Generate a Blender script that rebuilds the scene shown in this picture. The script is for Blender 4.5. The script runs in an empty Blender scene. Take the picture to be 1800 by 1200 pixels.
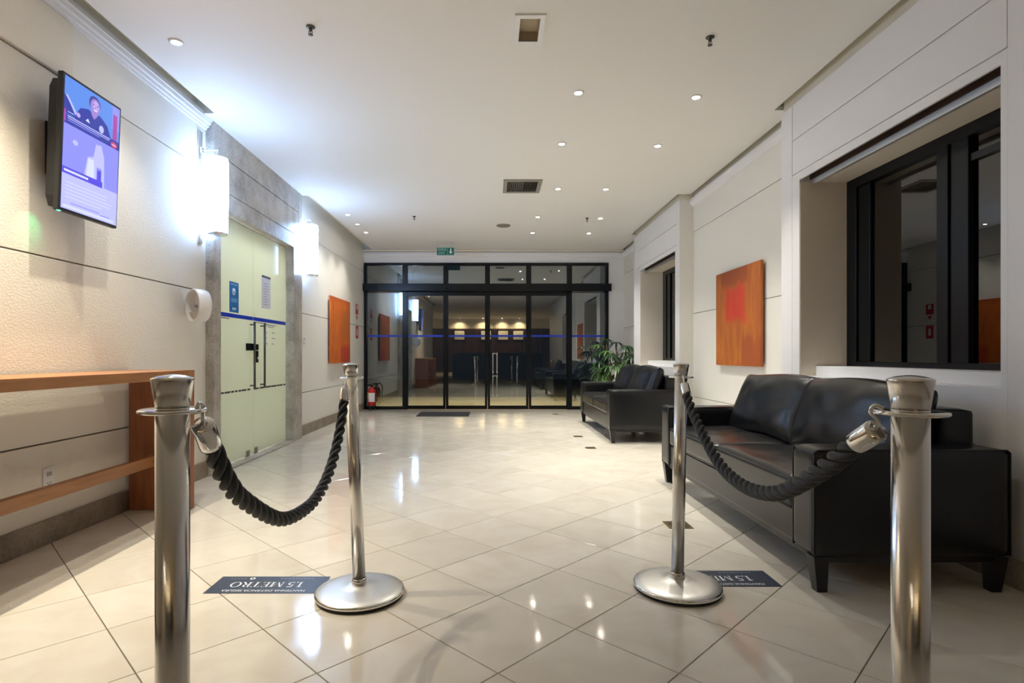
import bpy, bmesh, math, random
from mathutils import Vector, Matrix, noise

random.seed(7)
R = math.radians
S = bpy.context.scene
C = S.collection

# ------------------------------------------------------------------ camera
CAMZ = 1.0
cam_d = bpy.data.cameras.new('camera')
cam_d.sensor_width = 36.0
cam_d.lens = 36.0 * 990.0 / 1800.0
cam_d.shift_x = 34.0 / 1800.0
cam_d.shift_y = 24.0 / 1800.0
cam_d.clip_start = 0.05
cam = bpy.data.objects.new('camera', cam_d)
cam.location = (0, 0, CAMZ)
cam.rotation_euler = (R(90), 0, 0)
C.objects.link(cam)
S.camera = cam

# ------------------------------------------------------------------ world, exposure
w = bpy.data.worlds.new('night')
S.world = w
w.use_nodes = True
w.node_tree.nodes['Background'].inputs[0].default_value = (0.010, 0.013, 0.020, 1)
w.node_tree.nodes['Background'].inputs[1].default_value = 0.6
S.view_settings.view_transform = 'Standard'
S.view_settings.look = 'None'
S.view_settings.gamma = 1.0
S.view_settings.use_curve_mapping = False
S.view_settings.exposure = 0.98
S.cycles.use_denoising = True
S.cycles.max_bounces = 10
S.cycles.diffuse_bounces = 5
S.cycles.glossy_bounces = 6
S.cycles.transparent_max_bounces = 16
S.cycles.sample_clamp_indirect = 6.0

SPOT_W = 72.0          # ceiling downlights over the sitting side
SPOT_WL = 30.0         # ceiling downlights along the left wall
SCONCE_E = 15.0        # glass tube sconces
BACK_W = 90.0          # reception downlights behind the camera

# ------------------------------------------------------------------ materials
MATS = {}
def nt(name):
    m = bpy.data.materials.new(name)
    m.use_nodes = True
    t = m.node_tree
    MATS[name] = m
    return m, t, t.nodes['Principled BSDF']

def pbr(name, col, rough=0.5, metal=0.0, spec=0.5, bump=0.0, bscale=80.0, var=0.0, vscale=6.0, coat=0.0, stretch=None):
    m, t, b = nt(name)
    b.inputs['Base Color'].default_value = (*col, 1)
    b.inputs['Roughness'].default_value = rough
    b.inputs['Metallic'].default_value = metal
    b.inputs['Specular IOR Level'].default_value = spec
    if coat:
        b.inputs['Coat Weight'].default_value = coat
        b.inputs['Coat Roughness'].default_value = 0.05
    tc = t.nodes.new('ShaderNodeTexCoord')
    vec = tc.outputs['Object']
    if stretch:
        mp = t.nodes.new('ShaderNodeMapping')
        mp.inputs['Scale'].default_value = stretch
        t.links.new(vec, mp.inputs[0]); vec = mp.outputs[0]
    if var:
        n = t.nodes.new('ShaderNodeTexNoise')
        n.inputs['Scale'].default_value = vscale
        n.inputs['Detail'].default_value = 5
        t.links.new(vec, n.inputs['Vector'])
        r = t.nodes.new('ShaderNodeValToRGB')
        r.color_ramp.elements[0].position = 0.3
        r.color_ramp.elements[1].position = 0.7
        r.color_ramp.elements[0].color = (*[c * (1 - var) for c in col], 1)
        r.color_ramp.elements[1].color = (*[min(1, c * (1 + var)) for c in col], 1)
        t.links.new(n.outputs['Fac'], r.inputs[0])
        t.links.new(r.outputs[0], b.inputs['Base Color'])
    if bump:
        n2 = t.nodes.new('ShaderNodeTexNoise')
        n2.inputs['Scale'].default_value = bscale
        n2.inputs['Detail'].default_value = 3
        t.links.new(vec, n2.inputs['Vector'])
        bp = t.nodes.new('ShaderNodeBump')
        bp.inputs['Strength'].default_value = bump
        bp.inputs['Distance'].default_value = 0.01
        t.links.new(n2.outputs['Fac'], bp.inputs['Height'])
        t.links.new(bp.outputs[0], b.inputs['Normal'])
    return m

def emit(name, col, strength, sampling='AUTO'):
    m, t, b = nt(name)
    b.inputs['Base Color'].default_value = (0.6, 0.6, 0.6, 1)
    b.inputs['Emission Color'].default_value = (*col, 1)
    b.inputs['Emission Strength'].default_value = strength
    b.inputs['Roughness'].default_value = 0.3
    m.cycles.emission_sampling = sampling
    if name.startswith('scr_'):
        b.inputs['Base Color'].default_value = (0.01, 0.01, 0.01, 1); b.inputs['Emission Strength'].default_value = 0.55; b.inputs['Roughness'].default_value = 0.5
    return m

def glass(name, ior, tint, rough=0.0):
    m, t, b = nt(name)
    t.nodes.remove(b)
    out = t.nodes['Material Output']
    tr = t.nodes.new('ShaderNodeBsdfTransparent'); tr.inputs[0].default_value = (*tint, 1)
    gl = t.nodes.new('ShaderNodeBsdfGlossy'); gl.inputs['Roughness'].default_value = rough
    fr = t.nodes.new('ShaderNodeFresnel'); fr.inputs[0].default_value = ior
    mx = t.nodes.new('ShaderNodeMixShader')
    t.links.new(fr.outputs[0], mx.inputs[0]); t.links.new(tr.outputs[0], mx.inputs[1]); t.links.new(gl.outputs[0], mx.inputs[2])
    t.links.new(mx.outputs[0], out.inputs[0])
    return m

pbr('plaster', (0.79, 0.75, 0.67), 0.65, bump=0.16, bscale=110, stretch=(1, 0.6, 1))
pbr('plaster_smooth', (0.79, 0.775, 0.725), 0.5, bump=0.03, bscale=90)
pbr('white_panel', (0.80, 0.80, 0.82), 0.4)
pbr('ceiling_paint', (0.82, 0.81, 0.79), 0.7)
pbr('reveal_warmth', (0.76, 0.685, 0.59), 0.5)  # taupe stands in for warm indirect light in the window recesses
pbr('joint', (0.13, 0.115, 0.09), 0.8)
pbr('gap_shade', (0.80, 0.75, 0.63), 0.8)  # beige has the shade of the ceiling gap mixed into the colour
pbr('black_frame', (0.004, 0.006, 0.009), 0.25, spec=0.25)
pbr('blue_film', (0.01, 0.05, 0.55), 0.35)
pbr('steel_brushed', (0.74, 0.73, 0.71), 0.42, metal=1.0)
pbr('steel', (0.68, 0.665, 0.635), 0.2, metal=1.0, bump=0.02, bscale=300, stretch=(1, 1, 0.03))
pbr('chrome', (0.78, 0.77, 0.75), 0.1, metal=1.0)
pbr('rubber', (0.01, 0.01, 0.011), 0.6)
pbr('rope_fibre', (0.012, 0.013, 0.016), 0.6, bump=0.25, bscale=260)
pbr('leather', (0.005, 0.006, 0.008), 0.27, bump=0.08, bscale=160, spec=0.42)
pbr('leather_seat', (0.009, 0.009, 0.010), 0.25, bump=0.14, bscale=150, spec=0.5)
pbr('black_wood', (0.008, 0.008, 0.009), 0.3)
pbr('sticker_navy', (0.035, 0.045, 0.075), 0.35)
pbr('print_white', (0.80, 0.82, 0.85), 0.5)
pbr('print_grey', (0.32, 0.34, 0.38), 0.5)
pbr('print_black', (0.03, 0.03, 0.03), 0.5)
pbr('print_green', (0.0, 0.13, 0.085), 0.45)
pbr('print_pale_green', (0.45, 0.72, 0.66), 0.45)
pbr('print_red', (0.50, 0.03, 0.03), 0.45)
pbr('notice_blue', (0.02, 0.17, 0.48), 0.4)
pbr('notice_cyan', (0.25, 0.50, 0.72), 0.4)
pbr('paper', (0.74, 0.74, 0.84), 0.6)
pbr('white_plastic', (0.80, 0.80, 0.82), 0.3)
pbr('grey_plastic', (0.42, 0.42, 0.46), 0.4)
pbr('beige_plastic', (0.52, 0.45, 0.37), 0.5)
pbr('tv_plastic', (0.012, 0.013, 0.015), 0.4)
pbr('brass', (0.16, 0.115, 0.045), 0.4, metal=0.6)
pbr('mat_fibre', (0.03, 0.032, 0.037), 0.9, bump=0.5, bscale=400)
pbr('vent_metal', (0.30, 0.28, 0.24), 0.5)
pbr('vent_dark', (0.03, 0.027, 0.022), 0.8)
pbr('vent_beige', (0.46, 0.38, 0.27), 0.6)
pbr('speaker_grey', (0.23, 0.21, 0.18), 0.7)
pbr('sprinkler_metal', (0.10, 0.10, 0.09), 0.35, metal=0.7)
pbr('extinguisher_red', (0.55, 0.012, 0.015), 0.3)
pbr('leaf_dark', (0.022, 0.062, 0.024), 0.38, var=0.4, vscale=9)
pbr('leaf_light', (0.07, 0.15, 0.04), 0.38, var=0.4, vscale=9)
pbr('stem_brown', (0.10, 0.06, 0.03), 0.8)
pbr('pot_grey', (0.10, 0.10, 0.10), 0.6)
pbr('soil', (0.02, 0.014, 0.01), 0.9)
pbr('dark_panel', (0.045, 0.022, 0.015), 0.4, var=0.3, vscale=4, stretch=(1, 1, 0.15))
pbr('desk_dark', (0.012, 0.010, 0.010), 0.3)
pbr('picture_pale', (0.72, 0.74, 0.70), 0.5)
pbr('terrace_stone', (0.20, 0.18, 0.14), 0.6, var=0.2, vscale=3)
pbr('grout', (0.24, 0.20, 0.155), 0.8)
emit('lamp_lens', (1.0, 0.93, 0.80), 60.0, 'NONE')
emit('sconce_glass', (0.37, 0.59, 1.0), SCONCE_E, 'FRONT')
emit('led_green', (0.02, 0.9, 0.35), 3.0)
emit('scr_sky', (0.10, 0.26, 0.80), 1.0, 'NONE')
emit('scr_lilac', (0.26, 0.27, 1.0), 1.0, 'NONE')
emit('scr_pale', (0.50, 0.52, 1.0), 1.0, 'NONE')
emit('scr_white', (0.68, 0.72, 1.0), 1.0, 'NONE')
emit('scr_navy', (0.018, 0.035, 0.36), 1.0, 'NONE')
emit('scr_skin', (0.34, 0.22, 0.62), 1.0, 'NONE')
emit('scr_skin_light', (0.50, 0.38, 0.86), 1.0, 'NONE')
emit('scr_hair', (0.05, 0.05, 0.30), 1.0, 'NONE')
emit('scr_magenta', (0.38, 0.05, 0.36), 1.0, 'NONE')
emit('scr_red', (0.62, 0.05, 0.18), 1.0, 'NONE')
emit('scr_violet', (0.08, 0.06, 0.75), 1.0, 'NONE')
glass('facade_glass', 2.7, (0.80, 0.86, 0.82))
glass('window_glass', 2.0, (0.45, 0.47, 0.48))

def granite(name, c1, c2, c3, rough):
    m, t, b = nt(name)
    tc = t.nodes.new('ShaderNodeTexCoord')
    n1 = t.nodes.new('ShaderNodeTexNoise'); n1.inputs['Scale'].default_value = 4.5; n1.inputs['Detail'].default_value = 8
    n1.inputs['Roughness'].default_value = 0.7
    t.links.new(tc.outputs['Object'], n1.inputs['Vector'])
    r1 = t.nodes.new('ShaderNodeValToRGB')
    e = r1.color_ramp.elements
    e[0].position = 0.32; e[0].color = (*c1, 1); e[1].position = 0.68; e[1].color = (*c3, 1)
    k = e.new(0.5); k.color = (*c2, 1)
    t.links.new(n1.outputs['Fac'], r1.inputs[0])
    n2 = t.nodes.new('ShaderNodeTexNoise'); n2.inputs['Scale'].default_value = 60; n2.inputs['Detail'].default_value = 2
    t.links.new(tc.outputs['Object'], n2.inputs['Vector'])
    r2 = t.nodes.new('ShaderNodeValToRGB')
    r2.color_ramp.elements[0].position = 0.36; r2.color_ramp.elements[0].color = (0.45, 0.42, 0.38, 1)
    r2.color_ramp.elements[1].position = 0.52; r2.color_ramp.elements[1].color = (1, 1, 1, 1)
    t.links.new(n2.outputs['Fac'], r2.inputs[0])
    mx = t.nodes.new('ShaderNodeMix'); mx.data_type = 'RGBA'; mx.blend_type = 'MULTIPLY'; mx.inputs[0].default_value = 0.35
    t.links.new(r1.outputs[0], mx.inputs[6]); t.links.new(r2.outputs[0], mx.inputs[7])
    t.links.new(mx.outputs[2], b.inputs['Base Color'])
    b.inputs['Roughness'].default_value = rough
    return m
granite('granite', (0.30, 0.27, 0.23), (0.49, 0.455, 0.405), (0.63, 0.60, 0.55), 0.35)
granite('granite_base', (0.17, 0.135, 0.10), (0.27, 0.22, 0.17), (0.36, 0.30, 0.24), 0.35)

TS = 0.403                       # tile pitch
TA = (0.017, 2.342)              # a joint crossing
def tile_mat():
    m, t, b = nt('porcelain_tile')
    geo = t.nodes.new('ShaderNodeNewGeometry')
    mp = t.nodes.new('ShaderNodeMapping'); mp.vector_type = 'TEXTURE'
    mp.inputs['Location'].default_value = (TA[0], TA[1], 0)
    mp.inputs['Rotation'].default_value = (0, 0, R(45))
    mp.inputs['Scale'].default_value = (TS, TS, 1)
    t.links.new(geo.outputs['Position'], mp.inputs[0])
    fl = t.nodes.new('ShaderNodeVectorMath'); fl.operation = 'FLOOR'
    t.links.new(mp.outputs[0], fl.inputs[0])
    wn = t.nodes.new('ShaderNodeTexWhiteNoise'); wn.noise_dimensions = '2D'
    t.links.new(fl.outputs[0], wn.inputs['Vector'])
    # veins that differ from tile to tile
    add = t.nodes.new('ShaderNodeVectorMath'); add.operation = 'MULTIPLY_ADD'
    add.inputs[1].default_value = (7.0, 7.0, 7.0)
    t.links.new(wn.outputs['Color'], add.inputs[0]); t.links.new(geo.outputs['Position'], add.inputs[2])
    n1 = t.nodes.new('ShaderNodeTexNoise'); n1.inputs['Scale'].default_value = 3.2; n1.inputs['Detail'].default_value = 6
    n1.inputs['Distortion'].default_value = 1.2
    t.links.new(add.outputs[0], n1.inputs['Vector'])
    r1 = t.nodes.new('ShaderNodeValToRGB')
    e = r1.color_ramp.elements
    e[0].position = 0.30; e[0].color = (0.645, 0.592, 0.508, 1)
    e[1].position = 0.66; e[1].color = (0.72, 0.68, 0.602, 1)
    t.links.new(n1.outputs['Fac'], r1.inputs[0])
    mr = t.nodes.new('ShaderNodeMapRange'); mr.inputs[3].default_value = 0.95; mr.inputs[4].default_value = 1.04
    t.links.new(wn.outputs['Value'], mr.inputs[0])
    mul = t.nodes.new('ShaderNodeVectorMath'); mul.operation = 'SCALE'
    t.links.new(r1.outputs[0], mul.inputs[0]); t.links.new(mr.outputs[0], mul.inputs['Scale'])
    t.links.new(mul.outputs[0], b.inputs['Base Color'])
    b.inputs['Roughness'].default_value = 0.07
    b.inputs['Specular IOR Level'].default_value = 0.55
    n2 = t.nodes.new('ShaderNodeTexNoise'); n2.inputs['Scale'].default_value = 5.0
    t.links.new(geo.outputs['Position'], n2.inputs['Vector'])
    bp = t.nodes.new('ShaderNodeBump'); bp.inputs['Strength'].default_value = 0.025; bp.inputs['Distance'].default_value = 0.02
    t.links.new(n2.outputs['Fac'], bp.inputs['Height']); t.links.new(bp.outputs[0], b.inputs['Normal'])
tile_mat()

def wood_mat(name, c1, c2, axis_scale):
    m, t, b = nt(name)
    tc = t.nodes.new('ShaderNodeTexCoord')
    mp = t.nodes.new('ShaderNodeMapping'); mp.inputs['Scale'].default_value = axis_scale
    t.links.new(tc.outputs['Object'], mp.inputs[0])
    n = t.nodes.new('ShaderNodeTexNoise'); n.inputs['Scale'].default_value = 6; n.inputs['Detail'].default_value = 6
    n.inputs['Distortion'].default_value = 0.6
    t.links.new(mp.outputs[0], n.inputs['Vector'])
    r = t.nodes.new('ShaderNodeValToRGB')
    r.color_ramp.elements[0].position = 0.3; r.color_ramp.elements[0].color = (*c1, 1)
    r.color_ramp.elements[1].position = 0.72; r.color_ramp.elements[1].color = (*c2, 1)
    t.links.new(n.outputs['Fac'], r.inputs[0]); t.links.new(r.outputs[0], b.inputs['Base Color'])
    b.inputs['Roughness'].default_value = 0.38
wood_mat('wood_long', (0.30, 0.125, 0.045), (0.42, 0.195, 0.075), (6, 0.6, 6))
wood_mat('wood_upright', (0.25, 0.085, 0.035), (0.36, 0.135, 0.055), (6, 6, 0.6))

def frosted():
    m, t, b = nt('frosted_glass')
    b.inputs['Base Color'].default_value = (0.74, 0.765, 0.66, 1)
    b.inputs['Roughness'].default_value = 0.12
    out = t.nodes['Material Output']
    tl = t.nodes.new('ShaderNodeBsdfTranslucent'); tl.inputs[0].default_value = (0.80, 0.84, 0.73, 1)
    mx = t.nodes.new('ShaderNodeMixShader'); mx.inputs[0].default_value = 0.45
    t.links.new(b.outputs[0], mx.inputs[1]); t.links.new(tl.outputs[0], mx.inputs[2])
    t.links.new(mx.outputs[0], out.inputs[0])
frosted()

def art_mat(name, kind):
    """abstract canvas; object coords: x = across 0..1, z = up 0..1 after mapping"""
    m, t, b = nt(name)
    tc = t.nodes.new('ShaderNodeTexCoord')
    sep = t.nodes.new('ShaderNodeSeparateXYZ')
    t.links.new(tc.outputs['Generated'], sep.inputs[0])
    def math_(op, a, bb=None, clamp=False):
        n = t.nodes.new('ShaderNodeMath'); n.operation = op; n.use_clamp = clamp
        for i, v in enumerate((a, bb)):
            if v is None: continue
            if isinstance(v, (int, float)): n.inputs[i].default_value = v
            else: t.links.new(v, n.inputs[i])
        return n.outputs[0]
    nz = t.nodes.new('ShaderNodeTexNoise'); nz.inputs['Scale'].default_value = 4; nz.inputs['Detail'].default_value = 6
    mp = t.nodes.new('ShaderNodeMapping'); mp.inputs['Scale'].default_value = (1, 3.0, 0.8)
    t.links.new(tc.outputs['Generated'], mp.inputs[0]); t.links.new(mp.outputs[0], nz.inputs['Vector'])
    wob = math_('MULTIPLY', math_('SUBTRACT', nz.outputs['Fac'], 0.5), 0.26)
    u = math_('ADD', sep.outputs[1], wob)
    v = math_('ADD', sep.outputs[2], wob)
    def box(u0, u1, v0, v1, soft=13):
        def edge(x, a, sgn):
            d = math_('SUBTRACT', x, a) if sgn > 0 else math_('SUBTRACT', a, x)
            return math_('MULTIPLY', d, soft, True)
        return math_('MULTIPLY', math_('MULTIPLY', edge(u, u0, 1), edge(u, u1, -1)), math_('MULTIPLY', edge(v, v0, 1), edge(v, v1, -1)))
    base = t.nodes.new('ShaderNodeValToRGB')
    base.color_ramp.elements[0].position = 0.3; base.color_ramp.elements[1].position = 0.7
    if kind == 'right':
        base.color_ramp.elements[0].color = (0.36, 0.085, 0.02, 1); base.color_ramp.elements[1].color = (0.52, 0.17, 0.025, 1)
        patches = [((0.22, 0.92, 0.80, 1.1), (0.26, 0.05, 0.018)), ((0.28, 0.80, 0.42, 0.86), (0.56, 0.028, 0.025)),
                   ((-0.2, 0.45, -0.2, 0.34), (0.34, 0.075, 0.02))]
    else:
        base.color_ramp.elements[0].color = (0.46, 0.085, 0.012, 1); base.color_ramp.elements[1].color = (0.66, 0.17, 0.015, 1)
        patches = [((0.45, 1.2, -0.1, 0.32), (0.42, 0.03, 0.02)), ((0.55, 1.2, 0.35, 0.9), (0.42, 0.12, 0.02)),
                   ((-0.2, 1.2, 0.93, 1.2), (0.36, 0.06, 0.015))]
    t.links.new(nz.outputs['Fac'], base.inputs[0])
    cur = base.outputs[0]
    for bxs, col in patches:
        mx = t.nodes.new('ShaderNodeMix'); mx.data_type = 'RGBA'
        t.links.new(math_('MULTIPLY', box(*bxs), 0.78), mx.inputs[0])
        t.links.new(cur, mx.inputs[6]); mx.inputs[7].default_value = (*col, 1)
        cur = mx.outputs[2]
    t.links.new(cur, b.inputs['Base Color'])
    b.inputs['Roughness'].default_value = 0.55
art_mat('art_right', 'right')
art_mat('art_left', 'left')

# ------------------------------------------------------------------ mesh helpers
class MB:
    def __init__(self):
        self.v = []; self.f = []; self.m = []; self.s = []
    def add(self, vs, fs, mi=0, smooth=False):
        o = len(self.v)
        self.v += [tuple(p) for p in vs]
        for f in fs:
            self.f.append(tuple(i + o for i in f)); self.m.append(mi); self.s.append(smooth)
        return self
    def box(self, x0, x1, y0, y1, z0, z1, mi=0, bev=0.0):
        if bev <= 0:
            vs = [(x, y, z) for z in (z0, z1) for y in (y0, y1) for x in (x0, x1)]
            fs = [(0, 2, 3, 1), (4, 5, 7, 6), (0, 1, 5, 4), (2, 6, 7, 3), (0, 4, 6, 2), (1, 3, 7, 5)]
            return self.add(vs, fs, mi)
        bm = bmesh.new()
        bmesh.ops.create_cube(bm, size=1)
        for v in bm.verts:
            v.co = Vector(((x0 + x1) / 2 + v.co.x * (x1 - x0), (y0 + y1) / 2 + v.co.y * (y1 - y0), (z0 + z1) / 2 + v.co.z * (z1 - z0)))
        bmesh.ops.bevel(bm, geom=bm.edges[:], offset=bev, segments=2, affect='EDGES', profile=0.5)
        bm.verts.index_update()
        self.add([v.co[:] for v in bm.verts], [[v.index for v in f.verts] for f in bm.faces], mi)
        bm.free()
        return self
    def lathe(self, prof, cx=0, cy=0, n=32, mi=0, smooth=True):
        """prof: list of (r, z) from bottom to top, around +z"""
        vs = []; fs = []
        for r, z in prof:
            for k in range(n):
                a = 2 * math.pi * k / n
                vs.append((cx + r * math.cos(a), cy + r * math.sin(a), z))
        for i in range(len(prof) - 1):
            for k in range(n):
                k2 = (k + 1) % n
                fs.append((i * n + k, i * n + k2, (i + 1) * n + k2, (i + 1) * n + k))
        if prof[0][0] > 1e-6: fs.append(tuple(range(n - 1, -1, -1)))
        if prof[-1][0] > 1e-6: fs.append(tuple((len(prof) - 1) * n + k for k in range(n)))
        return self.add(vs, fs, mi, smooth)
    def tube(self, pts, rad, n=10, mi=0, caps=True, smooth=True):
        pts = [Vector(p) for p in pts]
        rads = rad if isinstance(rad, (list, tuple)) else [rad] * len(pts)
        fr = frames(pts)
        vs = []; fs = []
        for p, (tg, u, w_), r in zip(pts, fr, rads):
            for k in range(n):
                a = 2 * math.pi * k / n
                vs.append(p + u * (r * math.cos(a)) + w_ * (r * math.sin(a)))
        for i in range(len(pts) - 1):
            for k in range(n):
                k2 = (k + 1) % n
                fs.append((i * n + k, i * n + k2, (i + 1) * n + k2, (i + 1) * n + k))
        if caps:
            fs.append(tuple(range(n - 1, -1, -1))); fs.append(tuple((len(pts) - 1) * n + k for k in range(n)))
        return self.add(vs, fs, mi, smooth)
    def prism(self, poly, fn, t0, t1, mi=0):
        """poly: 2D points, fn(a, b, t) -> 3D"""
        n = len(poly)
        vs = [fn(a, b, t0) for a, b in poly] + [fn(a, b, t1) for a, b in poly]
        fs = [tuple(range(n - 1, -1, -1)), tuple(range(n, 2 * n))]
        fs += [(i, (i + 1) % n, n + (i + 1) % n, n + i) for i in range(n)]
        return self.add(vs, fs, mi)
    def build(self, name, mat, parent=None, loc=None, fix=True, auto=False):
        me = bpy.data.meshes.new(name)
        me.from_pydata(self.v, [], self.f)
        ms = mat if isinstance(mat, (list, tuple)) else [mat]
        for k in ms: me.materials.append(MATS[k])
        me.polygons.foreach_set('material_index', self.m)
        me.polygons.foreach_set('use_smooth', self.s)
        if fix:
            bm = bmesh.new(); bm.from_mesh(me)
            bmesh.ops.recalc_face_normals(bm, faces=bm.faces[:])
            bm.to_mesh(me); bm.free()
        me.update()
        o = bpy.data.objects.new(name, me)
        C.objects.link(o)
        if parent is not None: o.parent = parent
        if loc is not None: o.location = loc
        return o

def frames(pts):
    out = []
    up = Vector((0, 0, 1))
    prev = None
    for i, p in enumerate(pts):
        a = pts[max(i - 1, 0)]; b = pts[min(i + 1, len(pts) - 1)]
        tg = (b - a).normalized()
        if prev is None:
            ref = up if abs(tg.z) < 0.9 else Vector((1, 0, 0))
            u = tg.cross(ref).normalized()
        else:
            u = (prev - tg * prev.dot(tg)).normalized()
        prev = u
        out.append((tg, u, tg.cross(u).normalized()))
    return out

def spline(pts, n):
    """Catmull-Rom, about n samples evenly spread"""
    P = [Vector(p) for p in pts]
    P = [P[0] * 2 - P[1]] + P + [P[-1] * 2 - P[-2]]
    raw = []
    for i in range(1, len(P) - 2):
        for k in range(24):
            t = k / 24
            p0, p1, p2, p3 = P[i - 1], P[i], P[i + 1], P[i + 2]
            raw.append(0.5 * (2 * p1 + (p2 - p0) * t + (2 * p0 - 5 * p1 + 4 * p2 - p3) * t * t + (3 * p1 - p0 - 3 * p2 + p3) * t ** 3))
    raw.append(P[-2].copy())
    L = [0]
    for a, b in zip(raw, raw[1:]): L.append(L[-1] + (b - a).length)
    out = []; j = 0
    for k in range(n + 1):
        s = L[-1] * k / n
        while j < len(L) - 2 and L[j + 1] < s: j += 1
        d = L[j + 1] - L[j]
        out.append(raw[j].lerp(raw[j + 1], 0 if d < 1e-9 else (s - L[j]) / d))
    return out, L[-1]

def tag(o, label, cat, group=None, kind=None):
    o['label'] = label
    o['category'] = cat
    if group: o['group'] = group
    if kind: o['kind'] = kind
    return o

def thing(name, label, cat, loc=(0, 0, 0), rotz=0, group=None, kind=None):
    o = bpy.data.objects.new(name, None)
    o.empty_display_size = 0.1
    C.objects.link(o)
    o.location = loc
    o.rotation_euler = (0, 0, rotz)
    return tag(o, label, cat, group, kind)

def copy_tree(o, parent=None):
    c = o.copy(); C.objects.link(c)
    c.parent = parent
    for ch in list(o.children): copy_tree(ch, c)
    return c

def text_mesh(name, s, size, mat, parent, mtx, align='CENTER', sx=1.0):
    cu = bpy.data.curves.new(name, 'FONT')
    cu.body = s; cu.size = size; cu.align_x = align; cu.align_y = 'CENTER'
    cu.resolution_u = 3
    tmp = bpy.data.objects.new('tmp_text', cu)
    C.objects.link(tmp)
    bpy.context.view_layer.update()
    dg = bpy.context.evaluated_depsgraph_get()
    me = bpy.data.meshes.new_from_object(tmp.evaluated_get(dg))
    bpy.data.objects.remove(tmp); bpy.data.curves.remove(cu)
    me.name = name
    me.transform(mtx @ Matrix.Diagonal((sx, 1, 1, 1)))
    me.materials.clear(); me.materials.append(MATS[mat])
    o = bpy.data.objects.new(name, me); C.objects.link(o); o.parent = parent
    return o

# ------------------------------------------------------------------ measures of the room, worked out from image pixels, like most placements below
XL = -2.37      # left wall face
XR = 2.42       # right wall face (picture bay)
XB = 2.255      # right wall face (projecting window bays)
XW = 2.60       # window plane
YB = 10.38      # glass front
ZC = 2.93       # ceiling
ZT = 3.04       # top of the shadow gap
Y0 = -1.5       # where the lobby widens into the reception hall
YH = -9.0       # far wall of reception hall
HX0, HX1 = -5.5, 4.6

# ------------------------------------------------------------------ floor with single tiles
fl = MB()
fl.box(-2.46, 2.68, Y0, YB + 0.14, -0.12, -0.011)
fl.box(HX0, HX1, YH, Y0, -0.12, -0.011)
floor = fl.build('floor', 'grout')
tag(floor, 'polished beige porcelain floor laid diagonally through the lobby', 'floor', kind='structure')

def clip(poly, x0, x1, y0, y1):
    for ax, lim, sg in ((0, x0, 1), (0, x1, -1), (1, y0, 1), (1, y1, -1)):
        out = []
        n = len(poly)
        for i in range(n):
            a, b = poly[i], poly[(i + 1) % n]
            da, db = sg * (a[ax] - lim), sg * (b[ax] - lim)
            if da >= 0: out.append(a)
            if (da >= 0) != (db >= 0):
                t = da / (da - db)
                out.append((a[0] + (b[0] - a[0]) * t, a[1] + (b[1] - a[1]) * t))
        poly = out
        if len(poly) < 3: return []
    return poly

def tile_geo(mb, poly):
    cx = sum(p[0] for p in poly) / len(poly); cy = sum(p[1] for p in poly) / len(poly)
    def ins(d):
        r = []
        for x, y in poly:
            l = math.hypot(x - cx, y - cy) or 1
            r.append((x + (cx - x) / l * d, y + (cy - y) / l * d))
        return r
    n = len(poly)
    tp = ins(0.0016)
    vs = [(x, y, -0.0105) for x, y in poly] + [(x, y, -0.0012) for x, y in poly] + [(x, y, 0) for x, y in tp]
    fs = [tuple(range(2 * n, 3 * n))]
    for i in range(n):
        j = (i + 1) % n
        fs += [(i, j, n + j, n + i), (n + i, n + j, 2 * n + j, 2 * n + i)]
    mb.add(vs, fs)

g = TS / 2 - 0.0018
sq = [(-g, -g), (g, -g), (g, g), (-g, g)]
c45 = math.sqrt(0.5)
cells = []
for i in range(-45, 45):
    for j in range(-45, 45):
        u, v = (i + 0.5) * TS, (j + 0.5) * TS
        cx = TA[0] + (u - v) * c45; cy = TA[1] + (u + v) * c45
        full = [(cx + (a - b) * c45, cy + (a + b) * c45) for a, b in sq]
        for (x0, x1, y0, y1) in ((XL - 0.02, XR + 0.02, Y0, YB - 0.02), (HX0, HX1, YH, Y0)):
            p = clip(full, x0, x1, y0, y1)
            if not p: continue
            A = abs(sum(p[k][0] * p[(k + 1) % len(p)][1] - p[(k + 1) % len(p)][0] * p[k][1] for k in range(len(p)))) / 2
            if A < 0.0006: continue
            whole = A > 0.999 * 4 * g * g
            vis = cy > 1.25 and abs(cx / cy) < 1.05
            cells.append((0 if vis else 1, cy, cx, p, whole))
cells.sort(key=lambda c: (c[0], c[1]))
mbw = MB(); tile_geo(mbw, [((a - b) * c45, (a + b) * c45) for a, b in sq])
whole_me = None
rest = MB()
for k, (vis, cy, cx, p, whole) in enumerate(cells):
    if k < 300 and vis == 0:
        if whole:
            if whole_me is None:
                o = mbw.build('tile', 'porcelain_tile', floor, (cx, cy, 0)); whole_me = o.data
            else:
                o = bpy.data.objects.new('tile', whole_me); C.objects.link(o); o.parent = floor; o.location = (cx, cy, 0)
        else:
            mb = MB(); tile_geo(mb, [(x - cx, y - cy) for x, y in p]); mb.build('tile', 'porcelain_tile', floor, (cx, cy, 0))
    else:
        tile_geo(rest, p)
o = rest.build('tile', 'porcelain_tile', floor); o['kind'] = 'stuff'

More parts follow.
